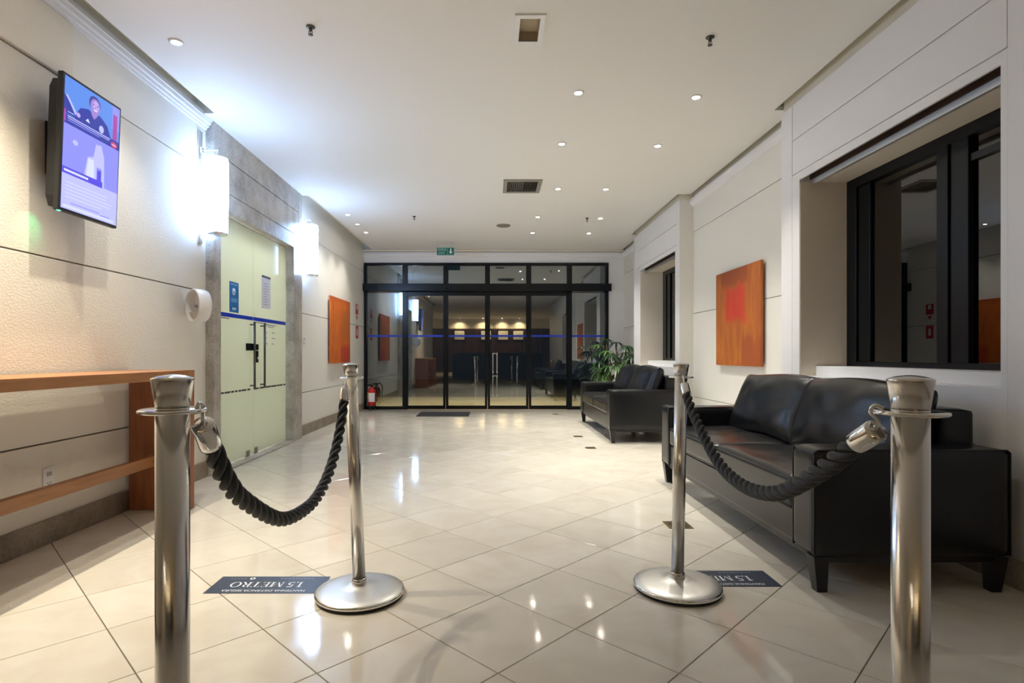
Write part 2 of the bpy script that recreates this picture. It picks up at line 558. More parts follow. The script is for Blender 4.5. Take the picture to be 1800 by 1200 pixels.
# ------------------------------------------------------------------ ceiling
cont = [(-2.22, Y0), (-2.22, 4.648), (-2.335, 4.648), (-2.335, 6.82), (-2.21, 6.82), (-2.21, 10.30), (2.375, 10.30), (2.375, 9.03),
        (2.22, 9.03), (2.22, 6.76), (2.375, 6.76), (2.375, 4.44), (2.22, 4.44), (2.22, Y0)]
cm = MB()
cm.prism(cont, lambda a, b, t: (a, b, t), ZC, ZC + 0.03)
ceiling = cm.build('ceiling', 'ceiling_paint')
tag(ceiling, 'smooth white plasterboard ceiling with a recessed shadow gap along the walls', 'ceiling', kind='structure')
cut = MB()
cut.box(0.152, 0.280, 3.21, 3.46, ZC - 0.1, ZC + 0.2)
cut.box(0.135, 0.535, 6.20, 6.66, ZC - 0.1, ZC + 0.2)
cut_o = cut.build('cutter', 'joint')
md = ceiling.modifiers.new('holes', 'BOOLEAN'); md.operation = 'DIFFERENCE'; md.object = cut_o; md.solver = 'EXACT'
bpy.context.view_layer.update()
dg = bpy.context.evaluated_depsgraph_get()
new_me = bpy.data.meshes.new_from_object(ceiling.evaluated_get(dg))
ceiling.modifiers.clear(); ceiling.data = new_me
bpy.data.objects.remove(cut_o)
MB().box(-2.62, 2.72, Y0, YB + 0.12, ZT, ZT + 0.06).build('upper_slab', 'gap_shade', ceiling)
MB().box(XL, -2.19, 4.50, 4.648, ZC + 0.001, ZT).build('gap_filler', 'ceiling_paint', ceiling)  # filler block added to cover the dark hole where the gap meets the stone
MB().box(HX0, HX1, YH, Y0, ZC, ZC + 0.06).build('hall_slab', 'ceiling_paint', ceiling)

# ------------------------------------------------------------------ left wall
lw = MB()
lw.box(XL - 0.25, XL - 0.018, Y0, 4.66, -0.02, ZT)
lw.box(XL - 0.25, XL - 0.03, 4.66, 6.79, 2.26, ZT)
wall_left = lw.build('wall_left', 'joint')
tag(wall_left, 'cream plaster panelled wall behind the television and console table', 'wall', kind='structure')
wall_left_far = MB().box(XL - 0.25, XL - 0.018, 6.79, YB + 0.12, -0.02, ZT).build('wall_left', 'joint')
tag(wall_left_far, 'smooth cream panelled wall between stone doorway and glass front', 'wall', kind='structure')
def lpanel(y0, y1, z0, z1, mat, x=XL):
    MB().box(XL - 0.0185, x, y0, y1, z0, z1, bev=0.002).build('wall_panel', mat, wall_left_far if y0 > 6 else wall_left)
rows = [(0.0, 0.528), (0.536, 1.518), (1.526, 2.52)]
for z0, z1 in rows:
    lpanel(Y0, 4.655, z0, z1, 'plaster')
    lpanel(6.795, YB, z0, z1, 'plaster_smooth')
lpanel(Y0, 3.155, 2.528, 2.85, 'plaster', XL + 0.02)
lpanel(3.16, 4.655, 2.528, ZT, 'plaster_smooth')
lpanel(Y0, 3.158, 2.852, ZT, 'plaster_smooth')
lpanel(6.795, YB, 2.528, ZT, 'plaster_smooth')

def skirting(name, x0, x1, y0, y1, label, z=0.13):
    o = MB().box(x0, x1, y0, y1, 0, z, bev=0.003).build(name, 'granite_base')
    tag(o, label, 'baseboard', kind='structure')
skirting('baseboard_left', XL, XL + 0.02, Y0, 4.645, 'speckled brown granite skirting under the wooden console table')
skirting('baseboard_left', XL, XL + 0.02, 6.805, 10.30, 'speckled brown granite skirting between stone doorway and glass front')
skirting('baseboard_right', XB - 0.02, XB, Y0, 4.40, 'dark granite skirting behind the near black sofa')
skirting('baseboard_right', XR - 0.02, XR, 4.405, 6.795, 'granite skirting below the picture on the right wall')
skirting('baseboard_right', XB - 0.02, XB, 6.80, 8.99, 'granite skirting behind the far black sofa')
skirting('baseboard_right', XR - 0.02, XR, 8.995, 10.36, 'granite skirting in the corner by the potted palm')

# crown mouldings
def crown(name, prof, y0, y1, label):
    o = MB().prism(prof, lambda a, b, t: (a, t, b), y0, y1).build(name, 'white_panel')
    tag(o, label, 'moulding', kind='structure')
px = XL
crown('trim_1', [(px, 2.855), (px + .015, 2.855), (px + .018, 2.872), (px + .030, 2.874), (px + .034, 2.893), (px + .048, 2.896), (px + .055, 2.92), (px + .062, 2.922), (px + .062, 2.95), (px, 2.95)],
      Y0, 4.645, 'stepped white cornice above the television on the left wall')
px = XR
crown('trim_2', [(px, 2.79), (px - .012, 2.79), (px - .045, 2.83), (px - .045, 2.872), (px, 2.872)], 4.402, 6.798, 'white cornice over the right-hand painting')
crown('trim_3', [(px, 2.79), (px - .012, 2.79), (px - .045, 2.83), (px - .045, 2.872), (px, 2.872)], 8.992, 10.36, 'short white cornice in the corner above the potted palm')

# ------------------------------------------------------------------ stone portal
portal = thing('trim_4', 'grey-beige granite portal framing the frosted glass door', 'door surround', kind='structure')
XS = -2.30
MB().box(-2.52, XS, 4.65, 4.772, 0, ZT, bev=0.004).build('stone_slab', 'granite', portal)
MB().box(-2.52, XS, 6.515, 6.80, 0, 2.25, bev=0.004).build('stone_slab', 'granite', portal)
MB().box(-2.52, XS, 6.672, 6.80, 2.254, ZT, bev=0.004).build('stone_slab', 'granite', portal)
for z0, z1 in ((2.25, 2.404), (2.41, 2.687), (2.695, ZT)):
    MB().box(-2.40 if z0 < 2.3 else -2.52, XS, 4.777, 6.668, z0, z1, bev=0.003).build('stone_slab', 'granite', portal)
MB().box(-2.52, XS + 0.015, 4.774, 6.513, 0, 0.012, bev=0.003).build('threshold', 'granite', portal)

# ------------------------------------------------------------------ frosted glass door
gd = thing('door_1', 'pale green frosted glass double door in the stone portal', 'door', kind='structure')
XG = -2.392
leafs = []
for a, b_ in ((4.782, 5.617), (5.627, 6.505)):
    lf = MB().box(XG - 0.01, XG, a, b_, 0.02, 2.24, bev=0.001).build('leaf', 'frosted_glass', gd)
    leafs.append(lf)
    MB().box(XG, XG + 0.0012, a, b_, 1.345, 1.382).build('stripe', 'blue_film', lf)
    # clear line with dark dashes at knee height
    y = a + 0.01
    while y < b_ - 0.05:
        L = random.uniform(0.05, 0.16)
        MB().box(XG, XG + 0.001, y, min(y + L, b_ - 0.01), 0.655, 0.672).build('dash', 'print_black', lf)
        y += L + random.uniform(0.01, 0.03)
    MB().box(XG, XG + 0.001, a + 0.03, a + 0.33, 1.327, 1.337).build('dash', 'vent_metal', lf)
for lf, yb in ((leafs[0], 5.555), (leafs[1], 5.80)):
    t_ = MB()
    t_.tube([(XG + 0.045, yb, 0.67), (XG + 0.045, yb, 1.33)], 0.011, 12)
    for z in (0.70, 1.30): t_.tube([(XG, yb, z), (XG + 0.045, yb, z)], 0.007, 8)
    t_.build('pull_handle', 'sprinkler_metal', lf)
MB().box(XG, XG + 0.03, 5.455, 5.612, 1.045, 1.115, bev=0.004).build('lock', 'black_frame', leafs[0])
MB().box(XG, XG + 0.026, 5.632, 5.70, 1.05, 1.11, bev=0.004).build('lock', 'black_frame', leafs[1])
k = MB().box(XG, XG + 0.022, 5.63, 5.715 - 0.01, 0.925, 1.045, bev=0.003).build('lock_plate', 'black_frame', leafs[1])
kb = MB(); kb.lathe([(0.012, 0), (0.012, 0.012), (0.004, 0.016)], n=14)
kk = kb.build('key_barrel', 'chrome', gd, (XG + 0.022, 5.667, 0.972)); kk.rotation_euler = (0, R(90), 0)
for lf, yb in ((leafs[0], 5.50), (leafs[1], 5.69)):
    MB().box(XG - 0.014, XG + 0.006, yb - 0.035, yb + 0.035, 0.012, 0.07, bev=0.002).build('floor_patch', 'vent_metal', lf)

def notice(name, label, cat, y0, y1, z0, z1, mat, extra):
    o = thing(name, label, cat, (XG + 0.0005, y0, z0))
    MB().box(0, 0.0015, 0, y1 - y0, 0, z1 - z0).build('sheet', mat, o)
    W, H = y1 - y0, z1 - z0
    for nm, u0, u1, v0, v1, mt in extra:
        MB().box(0.0015, 0.0022, u0 * W, u1 * W, v0 * H, v1 * H).build(nm, mt, o)
    return o
n1 = notice('notice', 'blue printed notice stuck on the frosted glass door', 'notice', 5.115, 5.30, 1.395, 1.675, 'notice_blue',
       [('print_line', .12, .88, .90, .94, 'notice_cyan'), ('print_line', .15, .85, .43, .455, 'notice_cyan'), ('print_line', .2, .8, .385, .41, 'notice_cyan'),
        ('print_line', .15, .8, .34, .365, 'notice_cyan'), ('print_line', .3, .7, .10, .15, 'print_white'), ('print_line', .25, .6, .06, .08, 'notice_cyan')])
mb = MB(); mb.lathe([(0.033, 0), (0.033, 0.0008)], n=20); e = mb.build('emblem', 'print_white', n1, (0.0015, 0.085, 0.19)); e.rotation_euler = (0, R(90), 0)
mb = MB(); mb.lathe([(0.020, 0), (0.020, 0.0008)], n=20); e = mb.build('emblem', 'notice_cyan', n1, (0.0024, 0.085, 0.19)); e.rotation_euler = (0, R(90), 0)
ex = [('header', .0, 1.0, 1.0, 1.07, 'print_black')]
for q in range(9): ex.append(('print_line', .18, .18 + random.uniform(.4, .65), .12 + q * .085, .14 + q * .085, 'print_grey'))
notice('notice', 'white paper sheet with dark header taped on the right door leaf', 'notice', 5.83, 6.06, 1.49, 1.81, 'paper', ex)
tl = thing('door_lettering', 'small dark opening-hours lettering below the blue stripe on right leaf', 'lettering', (XG + 0.0004, 5.90, 1.09))
for q, (u0, u1) in enumerate(((0.0, .30),)):
    MB().box(0, .001, .03, .30, .225, .235).build('print_line', 'print_grey', tl)
    MB().box(0, .001, .09, .25, .205, .213).build('print_line', 'print_grey', tl)
for q in range(3):
    for u0, u1 in ((0.0, random.uniform(.05, .10)), (.20, random.uniform(.25, .30))):
        MB().box(0, .001, u0, u1, .145 - q * .06, .157 - q * .06).build('print_line', 'print_grey', tl)

# room behind the frosted door, with its ceiling lamp
rb = MB()
rb.box(-4.4, -2.53, 4.35, 4.45, 0, 2.9); rb.box(-4.4, -2.53, 6.9, 7.0, 0, 2.9); rb.box(-4.5, -4.4, 4.35, 7.0, 0, 2.9)
rb.box(-4.5, -2.53, 4.35, 7.0, 2.9, 2.98); rb.box(-4.5, -2.53, 4.35, 7.0, -0.08, -0.001)
o = rb.build('wall_inner_room', 'ceiling_paint'); tag(o, 'pale walls of the lit room behind the frosted glass door', 'wall', kind='structure')
rl = thing('ceiling_lamp', 'round ceiling lamp glowing behind the frosted glass door', 'lamp', (-3.2, 5.65, 2.9))
mb = MB(); mb.lathe([(0.16, -0.03), (0.18, 0.0)], n=24); mb.build('housing', 'white_plastic', rl)
ld = bpy.data.lights.new('inner_room_light', 'POINT'); ld.energy = 44; ld.color = (1.0, 0.97, 0.9); ld.shadow_soft_size = 0.15
lo = bpy.data.objects.new('inner_room_light', ld); C.objects.link(lo); lo.parent = rl; lo.location = (0, 0, -0.25)

# ------------------------------------------------------------------ right wall
NB = (2.50, 4.14); FB = (6.96, 8.61)
ZS, ZH = 0.85, 2.29
RW = {}
for key, y0, y1, lab in (('pic', 4.40, 6.80, 'cream panelled wall bay with the painting between the two window bays'),
                         ('cor', 8.99, YB + 0.12, 'cream panelled corner wall behind the potted palm')):
    RW[key] = MB().box(XR + 0.018, 2.72, y0, y1, -0.02, ZT).build('wall_right', 'joint')
    tag(RW[key], lab, 'wall', kind='structure')
for key, b0, b1, (o0, o1), lab in (('near', Y0, 4.385, NB, 'white projecting wall bay holding the large window over the near sofa'),
                                   ('far', 6.815, 8.975, FB, 'white projecting wall bay holding the far window')):
    rw = MB()
    x0, x1 = XB + 0.012, 2.66
    rw.box(x0, x1, b0, o0, -0.02, 2.87)
    rw.box(x0, x1, o1, b1, -0.02, 2.87)
    rw.box(x0, x1, o0, o1, -0.02, ZS)
    rw.box(x0, x1, o0, o1, 2.33, 2.87)
    rw.box(XB + 0.09, x1, o0, o1, 2.272, 2.33)          # soffit behind the blind slot
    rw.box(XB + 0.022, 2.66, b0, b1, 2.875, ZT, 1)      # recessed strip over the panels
    RW[key] = rw.build('wall_right', ['white_panel', 'gap_shade'])
    tag(RW[key], lab, 'wall', kind='structure')
def rwall(y):
    return RW['near'] if y < 4.40 else RW['pic'] if y < 6.80 else RW['far'] if y < 8.985 else RW['cor']
def rpanel(x, y0, y1, z0, z1, mat='white_panel', t=0.0185, bev=0.0015):
    MB().box(x, x + t, y0, y1, z0, z1, bev=bev).build('wall_panel', mat, rwall((y0 + y1) / 2))
for y0, y1 in ((4.401, 6.799), (8.991, YB)):
    for z0, z1 in ((0, 0.497), (0.503, 1.497), (1.503, 2.477), (2.483, 2.872)):
        rpanel(XR, y0, y1, z0, z1, 'plaster_smooth')
    rpanel(XR + 0.008, y0, y1, 2.875, ZT, 'gap_shade', t=0.0105)
g = 0.0035
def bay(b0, b1, o0, o1, s0, s1):
    """s0, s1: upright joints either side of header panels"""
    x = XB; t = 0.0125
    rpanel(x, s1 + g, b1, 0, 2.875, t=t)                     # outer strip, far side
    rpanel(x, o1, s1, 0, 2.345, t=t, bev=0)                  # frame strip far
    rpanel(x, o0, o1, ZH, 2.345, t=t, bev=0)             # frame strip over the opening
    rpanel(x, s0 + g, s1 - g, 2.352, 2.604, t=t)
    rpanel(x, s0 + g, s1 - g, 2.611, 2.875, t=t)
    rpanel(x, b0, s0, 0, 2.875, t=t)                         # near pier
    rpanel(x, s0, o0, 0, 2.345, t=t, bev=0)
    rpanel(x, o0, o1, 0, ZS, t=t, bev=0)
    # closing faces at the bay ends
bay(Y0, 4.40, *NB, 2.467, 4.24)
bay(6.80, 8.99, *FB, 6.90, 8.90)
for ya in (4.385, 6.80, 8.975):
    MB().box(XB + 0.0125, XR + 0.02, ya, ya + 0.015, 0, 2.875).build('wall_panel', 'plaster_smooth' if ya == 6.80 else 'white_panel', rwall(4.3 if ya < 5 else 7.0))
    MB().box(XB + 0.022, XR + 0.02, ya, ya + 0.015, 2.875, ZT).build('wall_panel', 'gap_shade', rwall(4.3 if ya < 5 else 7.0))

def window(name, o0, o1, label, stiles, near=True):
    """stiles: list of (y0, y1, depth offset) uprights"""
    wn_ = thing(name, label, 'window', kind='structure')
    f = MB()
    f.box(XW, XW + 0.06, o0, o1, ZS + 0.07, ZS + 0.105)
    f.box(XW, XW + 0.06, o0, o1, 2.20, 2.272)
    f.build('frame', 'black_frame', wn_)
    for y0, y1, dx in stiles:
        s_ = MB(); s_.box(XW + dx, XW + 0.06, y0, y1, ZS + 0.105, 2.20, bev=0.003)
        s_.build('stile', 'black_frame', wn_)
    edges = sorted(stiles)
    ys = [o0] + [v for s_ in edges for v in s_[:2]] + [o1]
    for a, b_ in zip(ys[0::2], ys[1::2]):
        if b_ - a > 0.12:
            MB().box(XW + 0.03, XW + 0.038, a, b_, ZS + 0.105, 2.20).build('pane', 'window_glass', wn_)
    for ya, yb in ((o0, o0 + 0.004), (o1 - 0.004, o1)):
        MB().box(XB + 0.005, XW, ya, yb, ZS, 2.272).build('reveal_tone_sheet', 'reveal_warmth', wn_)  # added sheets that carry the recess's warm light as colour
    MB().box(XB + 0.10, XW, o0, o1, 2.268, 2.2735).build('soffit_tone_sheet', 'reveal_warmth', wn_)  # same warm light tone as colour, under the soffit
    MB().box(XB + 0.115, XW + 0.06, o0, o1, ZS, ZS + 0.07, bev=0.004).build('sill', 'white_panel', wn_)
    MB().box(XB + 0.078, XB + 0.100, o0 + 0.005, o1 - 0.005, 2.245, 2.285, bev=0.002).build('blind_rail', 'steel_brushed', wn_)
    MB().box(XB + 0.075, XB + 0.0895, o0 + 0.002, o1 - 0.002, 2.285, 2.329).build('blind_cassette', 'dark_panel', wn_)
    MB().box(XB + 0.0125, XB + 0.075, o0 + 0.01, o1 - 0.01, 2.32, 2.329).build('blind_slot', 'dark_panel', wn_)
    return wn_
w1 = window('window_1', *NB, 'large black-framed sliding window above the near sofa, dark night glass',
       [(4.03, 4.14, 0.0), (3.90, 4.025, 0.012), (3.205, 3.285, -0.012), (3.08, 3.20, 0.0), (2.50, 2.60, 0.0)])
MB().box(XW + 0.01, XW + 0.06, 2.60, 3.08, 2.06, 2.10).build('sash_head', 'black_frame', w1)
window('window_2', *FB, 'narrow-looking black-framed window recess near the glass front',
       [(8.45, 8.61, 0.0), (8.30, 8.445, 0.012), (7.70, 7.80, 0.0), (6.96, 7.06, 0.0)])

# ------------------------------------------------------------------ back wall round the glass front
bw = MB()
bw.box(XL, XR, YB, YB + 0.12, 2.70, ZT)
bw.box(2.135, XR, YB, YB + 0.12, 0, 2.70)
wall_back = bw.build('wall_back', 'white_panel')
tag(wall_back, 'white lintel wall and right pier around the glass front', 'wall', kind='structure')
MB().prism([(0, 2.795), (-.010, 2.795), (-.03, 2.82), (-.03, 2.885), (0, 2.885)], lambda a, b, t: (t, YB + a, b), XL, XR).build('cornice', 'white_panel', wall_back)
MB().box(XL, XR, YB - 0.085, YB, 2.905, 2.925).build('shadow_strip', 'gap_shade', wall_back)
skirting('baseboard_back', 2.14, XR - 0.02, YB - 0.02, YB, 'short granite skirting on pier beside the glass front')

front = thing('door_2', 'dark-framed glass entrance front with automatic sliding doors', 'door', kind='structure')
MX = [-2.37, -1.616, -0.863, -0.095, 0.663, 1.415, 2.126]
HW = 0.046
YF0, YF1 = YB - 0.02, YB + 0.07
def fbar(nm, x0, x1, z0, z1, y0=YF0, y1=YF1, bev=0.004):
    return MB().box(x0, x1, y0, y1, z0, z1, bev=bev).build(nm, 'black_frame', front)
fbar('head_bar', XL, 2.135, 2.652, 2.70)
for i, x in enumerate(MX):
    a, b_ = (x, x + 0.05) if i == 0 else ((x - 0.05, x + 0.008) if i == 6 else (x - HW, x + HW))
    fbar('mullion', a, b_, 2.302, 2.652)
    if i in (0, 6, 1, 5): fbar('mullion', a, b_, 0, 2.17)
fbar('operator_box', -2.365, 2.165, 2.168, 2.305, YB - 0.13, YF1, 0.006)
for i in range(6):
    x0, x1 = MX[i], MX[i + 1]
    a = x0 + (0.05 if i == 0 else HW); b_ = x1 - (0.05 if i == 5 else HW)
    MB().box(a, b_, YB + 0.02, YB + 0.03, 2.305, 2.652).build('pane', 'facade_glass', front)
    if i in (0, 5):
        fbar('bottom_rail', a, b_, 0, 0.055)
        p_ = MB().box(a, b_, YB + 0.03, YB + 0.04, 0.055, 2.168).build('pane', 'facade_glass', front)
        MB().box(a, b_, YB + 0.0285, YB + 0.0299, 1.336, 1.371).build('stripe', 'blue_film', p_)
    else:
        a = x0 + (HW + .002 if i == 1 else 0.003); b_ = x1 - (HW + .002 if i == 4 else 0.003)
        lf = MB()
        s0 = 0.012 if i == 1 else 0.044; s1 = 0.012 if i == 4 else 0.044
        lf.box(a, a + s0, YF0 - 0.01, YF0 + 0.05, 0.008, 2.16); lf.box(b_ - s1, b_, YF0 - 0.01, YF0 + 0.05, 0.008, 2.16)
        lf.box(a + s0, b_ - s1, YF0 - 0.01, YF0 + 0.05, 0.008, 0.07); lf.box(a + s0, b_ - s1, YF0 - 0.01, YF0 + 0.05, 2.095, 2.16)
        lfo = lf.build('door_leaf', 'black_frame', front)
        MB().box(a + s0, b_ - s1, YF0 + 0.015, YF0 + 0.025, 0.07, 2.095).build('pane', 'facade_glass', lfo)
        MB().box(a + s0, b_ - s1, YF0 + 0.0135, YF0 + 0.0149, 1.336, 1.371).build('stripe', 'blue_film', lfo)
        if i == 3:
            for z0, z1 in ((0.665, 1.05), (0.235, 0.64)):
                hx = -0.045 + 0.05
                pts, _ = spline([(hx, YF0 + .01, z0), (hx, YF0 - .05, z0 + .01), (hx, YF0 - .06, z0 + .05), (hx, YF0 - .06, (z0 + z1) / 2), (hx, YF0 - .06, z1 - .05), (hx, YF0 - .05, z1 - .01), (hx, YF0 + .01, z1)], 26)
                q = MB(); q.tube(pts, 0.012, 10)
                q.tube([p + Vector((0.075, 0, 0)) for p in pts], 0.012, 10)
                q.box(hx, hx + .075, YF0 - .065, YF0 - .045, z1 - .03, z1 - .008, bev=0.004)
                q.build('pull_handle', 'chrome', lfo)
mb = MB(); mb.lathe([(0.028, 0), (0.028, 0.03), (0.012, 0.045)], n=18)
e = mb.build('door_sensor', 'rubber', front, (-0.87, YB - 0.13, 2.215)); e.rotation_euler = (R(90), 0, 0)

# terrace outside
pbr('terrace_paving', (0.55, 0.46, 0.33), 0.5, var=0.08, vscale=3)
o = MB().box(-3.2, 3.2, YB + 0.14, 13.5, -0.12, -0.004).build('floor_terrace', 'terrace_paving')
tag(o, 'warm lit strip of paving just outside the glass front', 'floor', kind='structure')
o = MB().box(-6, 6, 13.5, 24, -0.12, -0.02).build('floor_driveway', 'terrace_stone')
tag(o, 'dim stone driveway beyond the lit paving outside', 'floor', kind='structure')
for k, x in enumerate((-1.3, 1.2)):  # unseen lamps added to brighten the paving behind the glass
    t_ = thing('terrace_fill', '%s added unseen lamp above the glass front, lighting the paving' % ('left', 'right')[k], 'lamp', (x, YB + 0.12, 2.86), group='added lamps over the glass front')
    mb = MB(); mb.box(-.05, .05, 0, .12, -.05, .05, bev=.006); mb.build('housing', 'black_frame', t_)
    l = bpy.data.lights.new('terrace_fill_light', 'SPOT'); l.energy = 220; l.color = (1.0, 0.80, 0.48); l.spot_size = R(100); l.spot_blend = 0.5; l.shadow_soft_size = 0.04
    lo_ = bpy.data.objects.new('terrace_fill_light', l); C.objects.link(lo_); lo_.parent = t_; lo_.location = (0, .07, -.07); lo_.rotation_euler = (R(28), 0, 0)

# ------------------------------------------------------------------ reception hall behind the camera (seen in the reflections)
hw = MB()
hw.box(HX0 - .1, HX1 + .1, YH - .12, YH, 0, ZC); hw.box(HX0 - .1, HX0, YH, Y0, 0, ZC); hw.box(HX1, HX1 + .1, YH, Y0, 0, ZC)
hw.box(HX0, XL - .02, Y0 - 0.0, Y0 + .1, 0, ZC); hw.box(2.5, HX1, Y0, Y0 + .1, 0, ZC)
wall_front = hw.build('wall_front', 'plaster_smooth')
tag(wall_front, 'cream walls of the reception hall reflected in the glass front', 'wall', kind='structure')
for k in range(10):
    x = -4.2 + k * 0.84
    MB().box(x, x + 0.83, YH, YH + 0.03, 0.1, 2.40, bev=0.003).build('wall_panel', 'dark_panel', wall_front)
for k, x in enumerate((-1.75, -0.35, 0.55, 1.35)):
    fr = thing('framed_picture', ['pale framed picture on dark wood, leftmost in the reflected reception', 'pale framed picture beside the centre stile in the reflected reception',
              'small pale framed sheet between two wider ones in the reflected reception', 'pale framed picture, rightmost in the reflected reception'][k], 'picture', (x, YH + 0.03, 2.05))
    MB().box(-.3, .3, 0, .03, -.27, .27, bev=.004).build('frame', 'black_wood', fr)
    MB().box(-.26, .26, .03, .035, -.23, .23).build('sheet', 'picture_pale', fr)
dk = thing('reception_desk', 'long dark reception desk reflected in the middle glass doors', 'desk', (0, -3.2, 0))
MB().box(-1.7, 2.1, -.30, .30, 0, 1.05, bev=.01).build('counter_body', 'desk_dark', dk)
MB().box(-1.75, 2.15, -.36, .34, 1.05, 1.09, bev=.006).build('counter_top', 'black_wood', dk)

def ceiling_spot(loc, label, group, energy, col, size=92, blend=1.0, r=0.027, lens='lamp_lens'):
    t_ = thing('downlight', label, 'downlight', loc, group=group)
    mb = MB(); mb.lathe([(r + .016, -0.001), (r + .016, -0.004), (r + .003, -0.008), (r, -0.004), (r, -0.001)], n=24)
    mb.build('trim_ring', 'white_plastic', t_)
    mb = MB(); mb.lathe([(r, -0.003), (r * .6, -0.0055), (0, -0.0065)], n=20); mb.build('lens', lens, t_)
    l = bpy.data.lights.new('downlight_lamp', 'SPOT'); l.energy = energy; l.color = col; l.spot_size = R(size); l.spot_blend = blend
    l.shadow_soft_size = 0.016
    lo_ = bpy.data.objects.new('downlight_lamp', l); C.objects.link(lo_); lo_.parent = t_; lo_.location = (0, 0, -0.03)
    return t_
WARM = (1.0, 0.95, 0.83)
ords = ['nearest', 'second', 'third', 'fourth', 'farthest']
for row, x, ys in (('inner', 0.63, (4.14, 5.14, 6.53, 7.86, 8.88)), ('outer', 1.52, (4.21, 5.19, 6.54, 7.94, 8.91))):
    for k, y in enumerate(ys):
        xx = x if k != 2 else (0.757 if row == 'inner' else 1.315)
        where = 'in the row nearer the ceiling grille' if row == 'inner' else 'in the row nearer the sofas'
        ceiling_spot((xx, y, ZC), '%s bright ceiling downlight %s' % (ords[k], where), 'downlights over the sitting side', SPOT_W, WARM)
for k, y in enumerate((7.735, 8.29, 8.85)):
    ceiling_spot((-1.99, y, ZC), '%s of three ceiling downlights before the left painting' % ('nearest', 'middle', 'farthest')[k], 'downlights along the left wall', SPOT_WL, WARM)
ceiling_spot((-1.95, 3.47, ZC), 'bright ceiling downlight above and beyond the wall television', 'downlights along the left wall', SPOT_WL, WARM)
for k, (x, y) in enumerate(((-1.72, 2.86), (-2.09, 2.25))):
    ceiling_spot((x, y, ZC), 'ceiling downlight over the console table, %s of the pair out of view' % ('farther', 'nearer')[k], 'downlights along the left wall', SPOT_WL * (1.9, 5.5)[k], (1.0, 0.89, 0.69), size=(90, 82)[k])
for k, x in enumerate((-1.75, -0.5, 0.5, 1.4)):
    ceiling_spot((x, YH + 0.28, ZC), 'warm downlight washing reflected reception wall, number %s from the left' % ('one', 'two', 'three', 'four')[k], 'reception downlights', BACK_W, (1.0, 0.72, 0.38), r=0.05, size=130)
for k, y in enumerate((-7.6, -6.6, -5.6)):
    ceiling_spot((-3.4, y, ZC), 'large round reception ceiling lamp, %s in its reflected row' % ('farthest', 'middle', 'nearest')[k], 'reception round lamps', BACK_W * 0.3, (1.0, 0.8, 0.55), r=0.11)

# ------------------------------------------------------------------ glass tube sconces
def sconce(y, label):
    t_ = thing('wall_sconce', label, 'wall lamp', (XL, y, 1.9), group='tube sconces beside the stone portal')
    MB().box(0, 0.012, -0.03, 0.03, 0.0, 0.91, bev=0.003).build('back_plate', 'steel', t_)
    mb = MB(); mb.tube([(0.01, 0, 0.755), (0.15, 0, 0.755)], 0.005, 8); mb.tube([(0.15, 0, 0.765), (0.15, 0, 0.685)], 0.006, 8)
    mb.box(0.01, 0.03, -0.02, 0.02, 0.735, 0.775)
    mb.build('arm', 'chrome', t_)
    mb = MB(); mb.lathe([(0.068, 0.078), (0.074, 0.085), (0.079, 0.35), (0.079, 0.66), (0.074, 0.688), (0.02, 0.692)], 0.15, 0, 36)
    mb.build('glass_tube', 'sconce_glass', t_)
    mb = MB(); mb.lathe([(0.070, 0.070), (0.076, 0.072), (0.076, 0.084), (0.070, 0.086)], 0.15, 0, 36)
    mb.build('end_ring', 'chrome', t_)
sconce(4.55, 'glowing white glass tube sconce beside television wall, left of stone portal')
sconce(6.90, 'glowing white glass tube sconce right of the stone portal')

# ------------------------------------------------------------------ wall television
tv = thing('television', 'portrait wall television with blue-tinted news screen above the console', 'television', (XL, 3.10, 2.10))
tv_t = Matrix.Rotation(R(2.2), 4, 'Y')
def tvb(nm, mb, mat, par=None):
    mb.v = [tuple((tv_t @ (Vector(p) - Vector((0.16, 0, 0)))) + Vector((0.16, 0, 0))) for p in mb.v]
    return mb.build(nm, mat, par or tv)
b = MB(); b.box(0.135, 0.165, -0.225, 0.225, -0.355, 0.355, bev=0.005); tvb('bezel', b, 'tv_plastic')
b = MB()
b.prism([(-0.19, -0.33), (0.19, -0.33), (0.21, -0.28), (0.21, 0.28), (0.19, 0.33), (-0.19, 0.33), (-0.21, 0.28), (-0.21, -0.28)], lambda a, c, t: (t, a, c), 0.085, 0.14)
b.prism([(-0.16, -0.2), (0.16, -0.2), (0.16, 0.24), (-0.16, 0.24)], lambda a, c, t: (t, a, c), 0.065, 0.086)
tvb('back_cover', b, 'tv_plastic')
b = MB(); b.box(0.0005, 0.012, -0.12, 0.12, -0.14, 0.14); b.box(0.012, 0.08, -0.10, -0.07, -0.1, 0.1); b.box(0.012, 0.08, 0.07, 0.10, -0.1, 0.1)
b.build('wall_bracket', 'tv_plastic', tv)
XSC = 0.1652
SCRW, SCRH = 0.212, 0.340
pic = MB(); order = ['scr_sky', 'scr_lilac', 'scr_pale', 'scr_white', 'scr_navy', 'scr_skin', 'scr_skin_light', 'scr_hair', 'scr_magenta', 'scr_red', 'scr_violet']
lay = [0]
def poly(pts, mat):
    lay[0] += 1
    x = XSC + 0.00006 * lay[0]
    vs = [(x, (u - .5) * 2 * SCRW, (v - .5) * 2 * SCRH) for u, v in pts]
    pic.add(vs, [tuple(range(len(vs)))], order.index(mat))
def rect(u0, u1, v0, v1, mat): poly([(u0, v0), (u1, v0), (u1, v1), (u0, v1)], mat)
def ell(cu, cv, ru, rv, mat, n=22): poly([(cu + ru * math.cos(2 * math.pi * k / n), cv + rv * math.sin(2 * math.pi * k / n)) for k in range(n)], mat)
rect(0, 1, 0.645, 1, 'scr_sky')
rect(0.85, 1, 0.80, 1, 'scr_lilac'); rect(0.87, 0.955, 0.69, 0.93, 'scr_magenta')
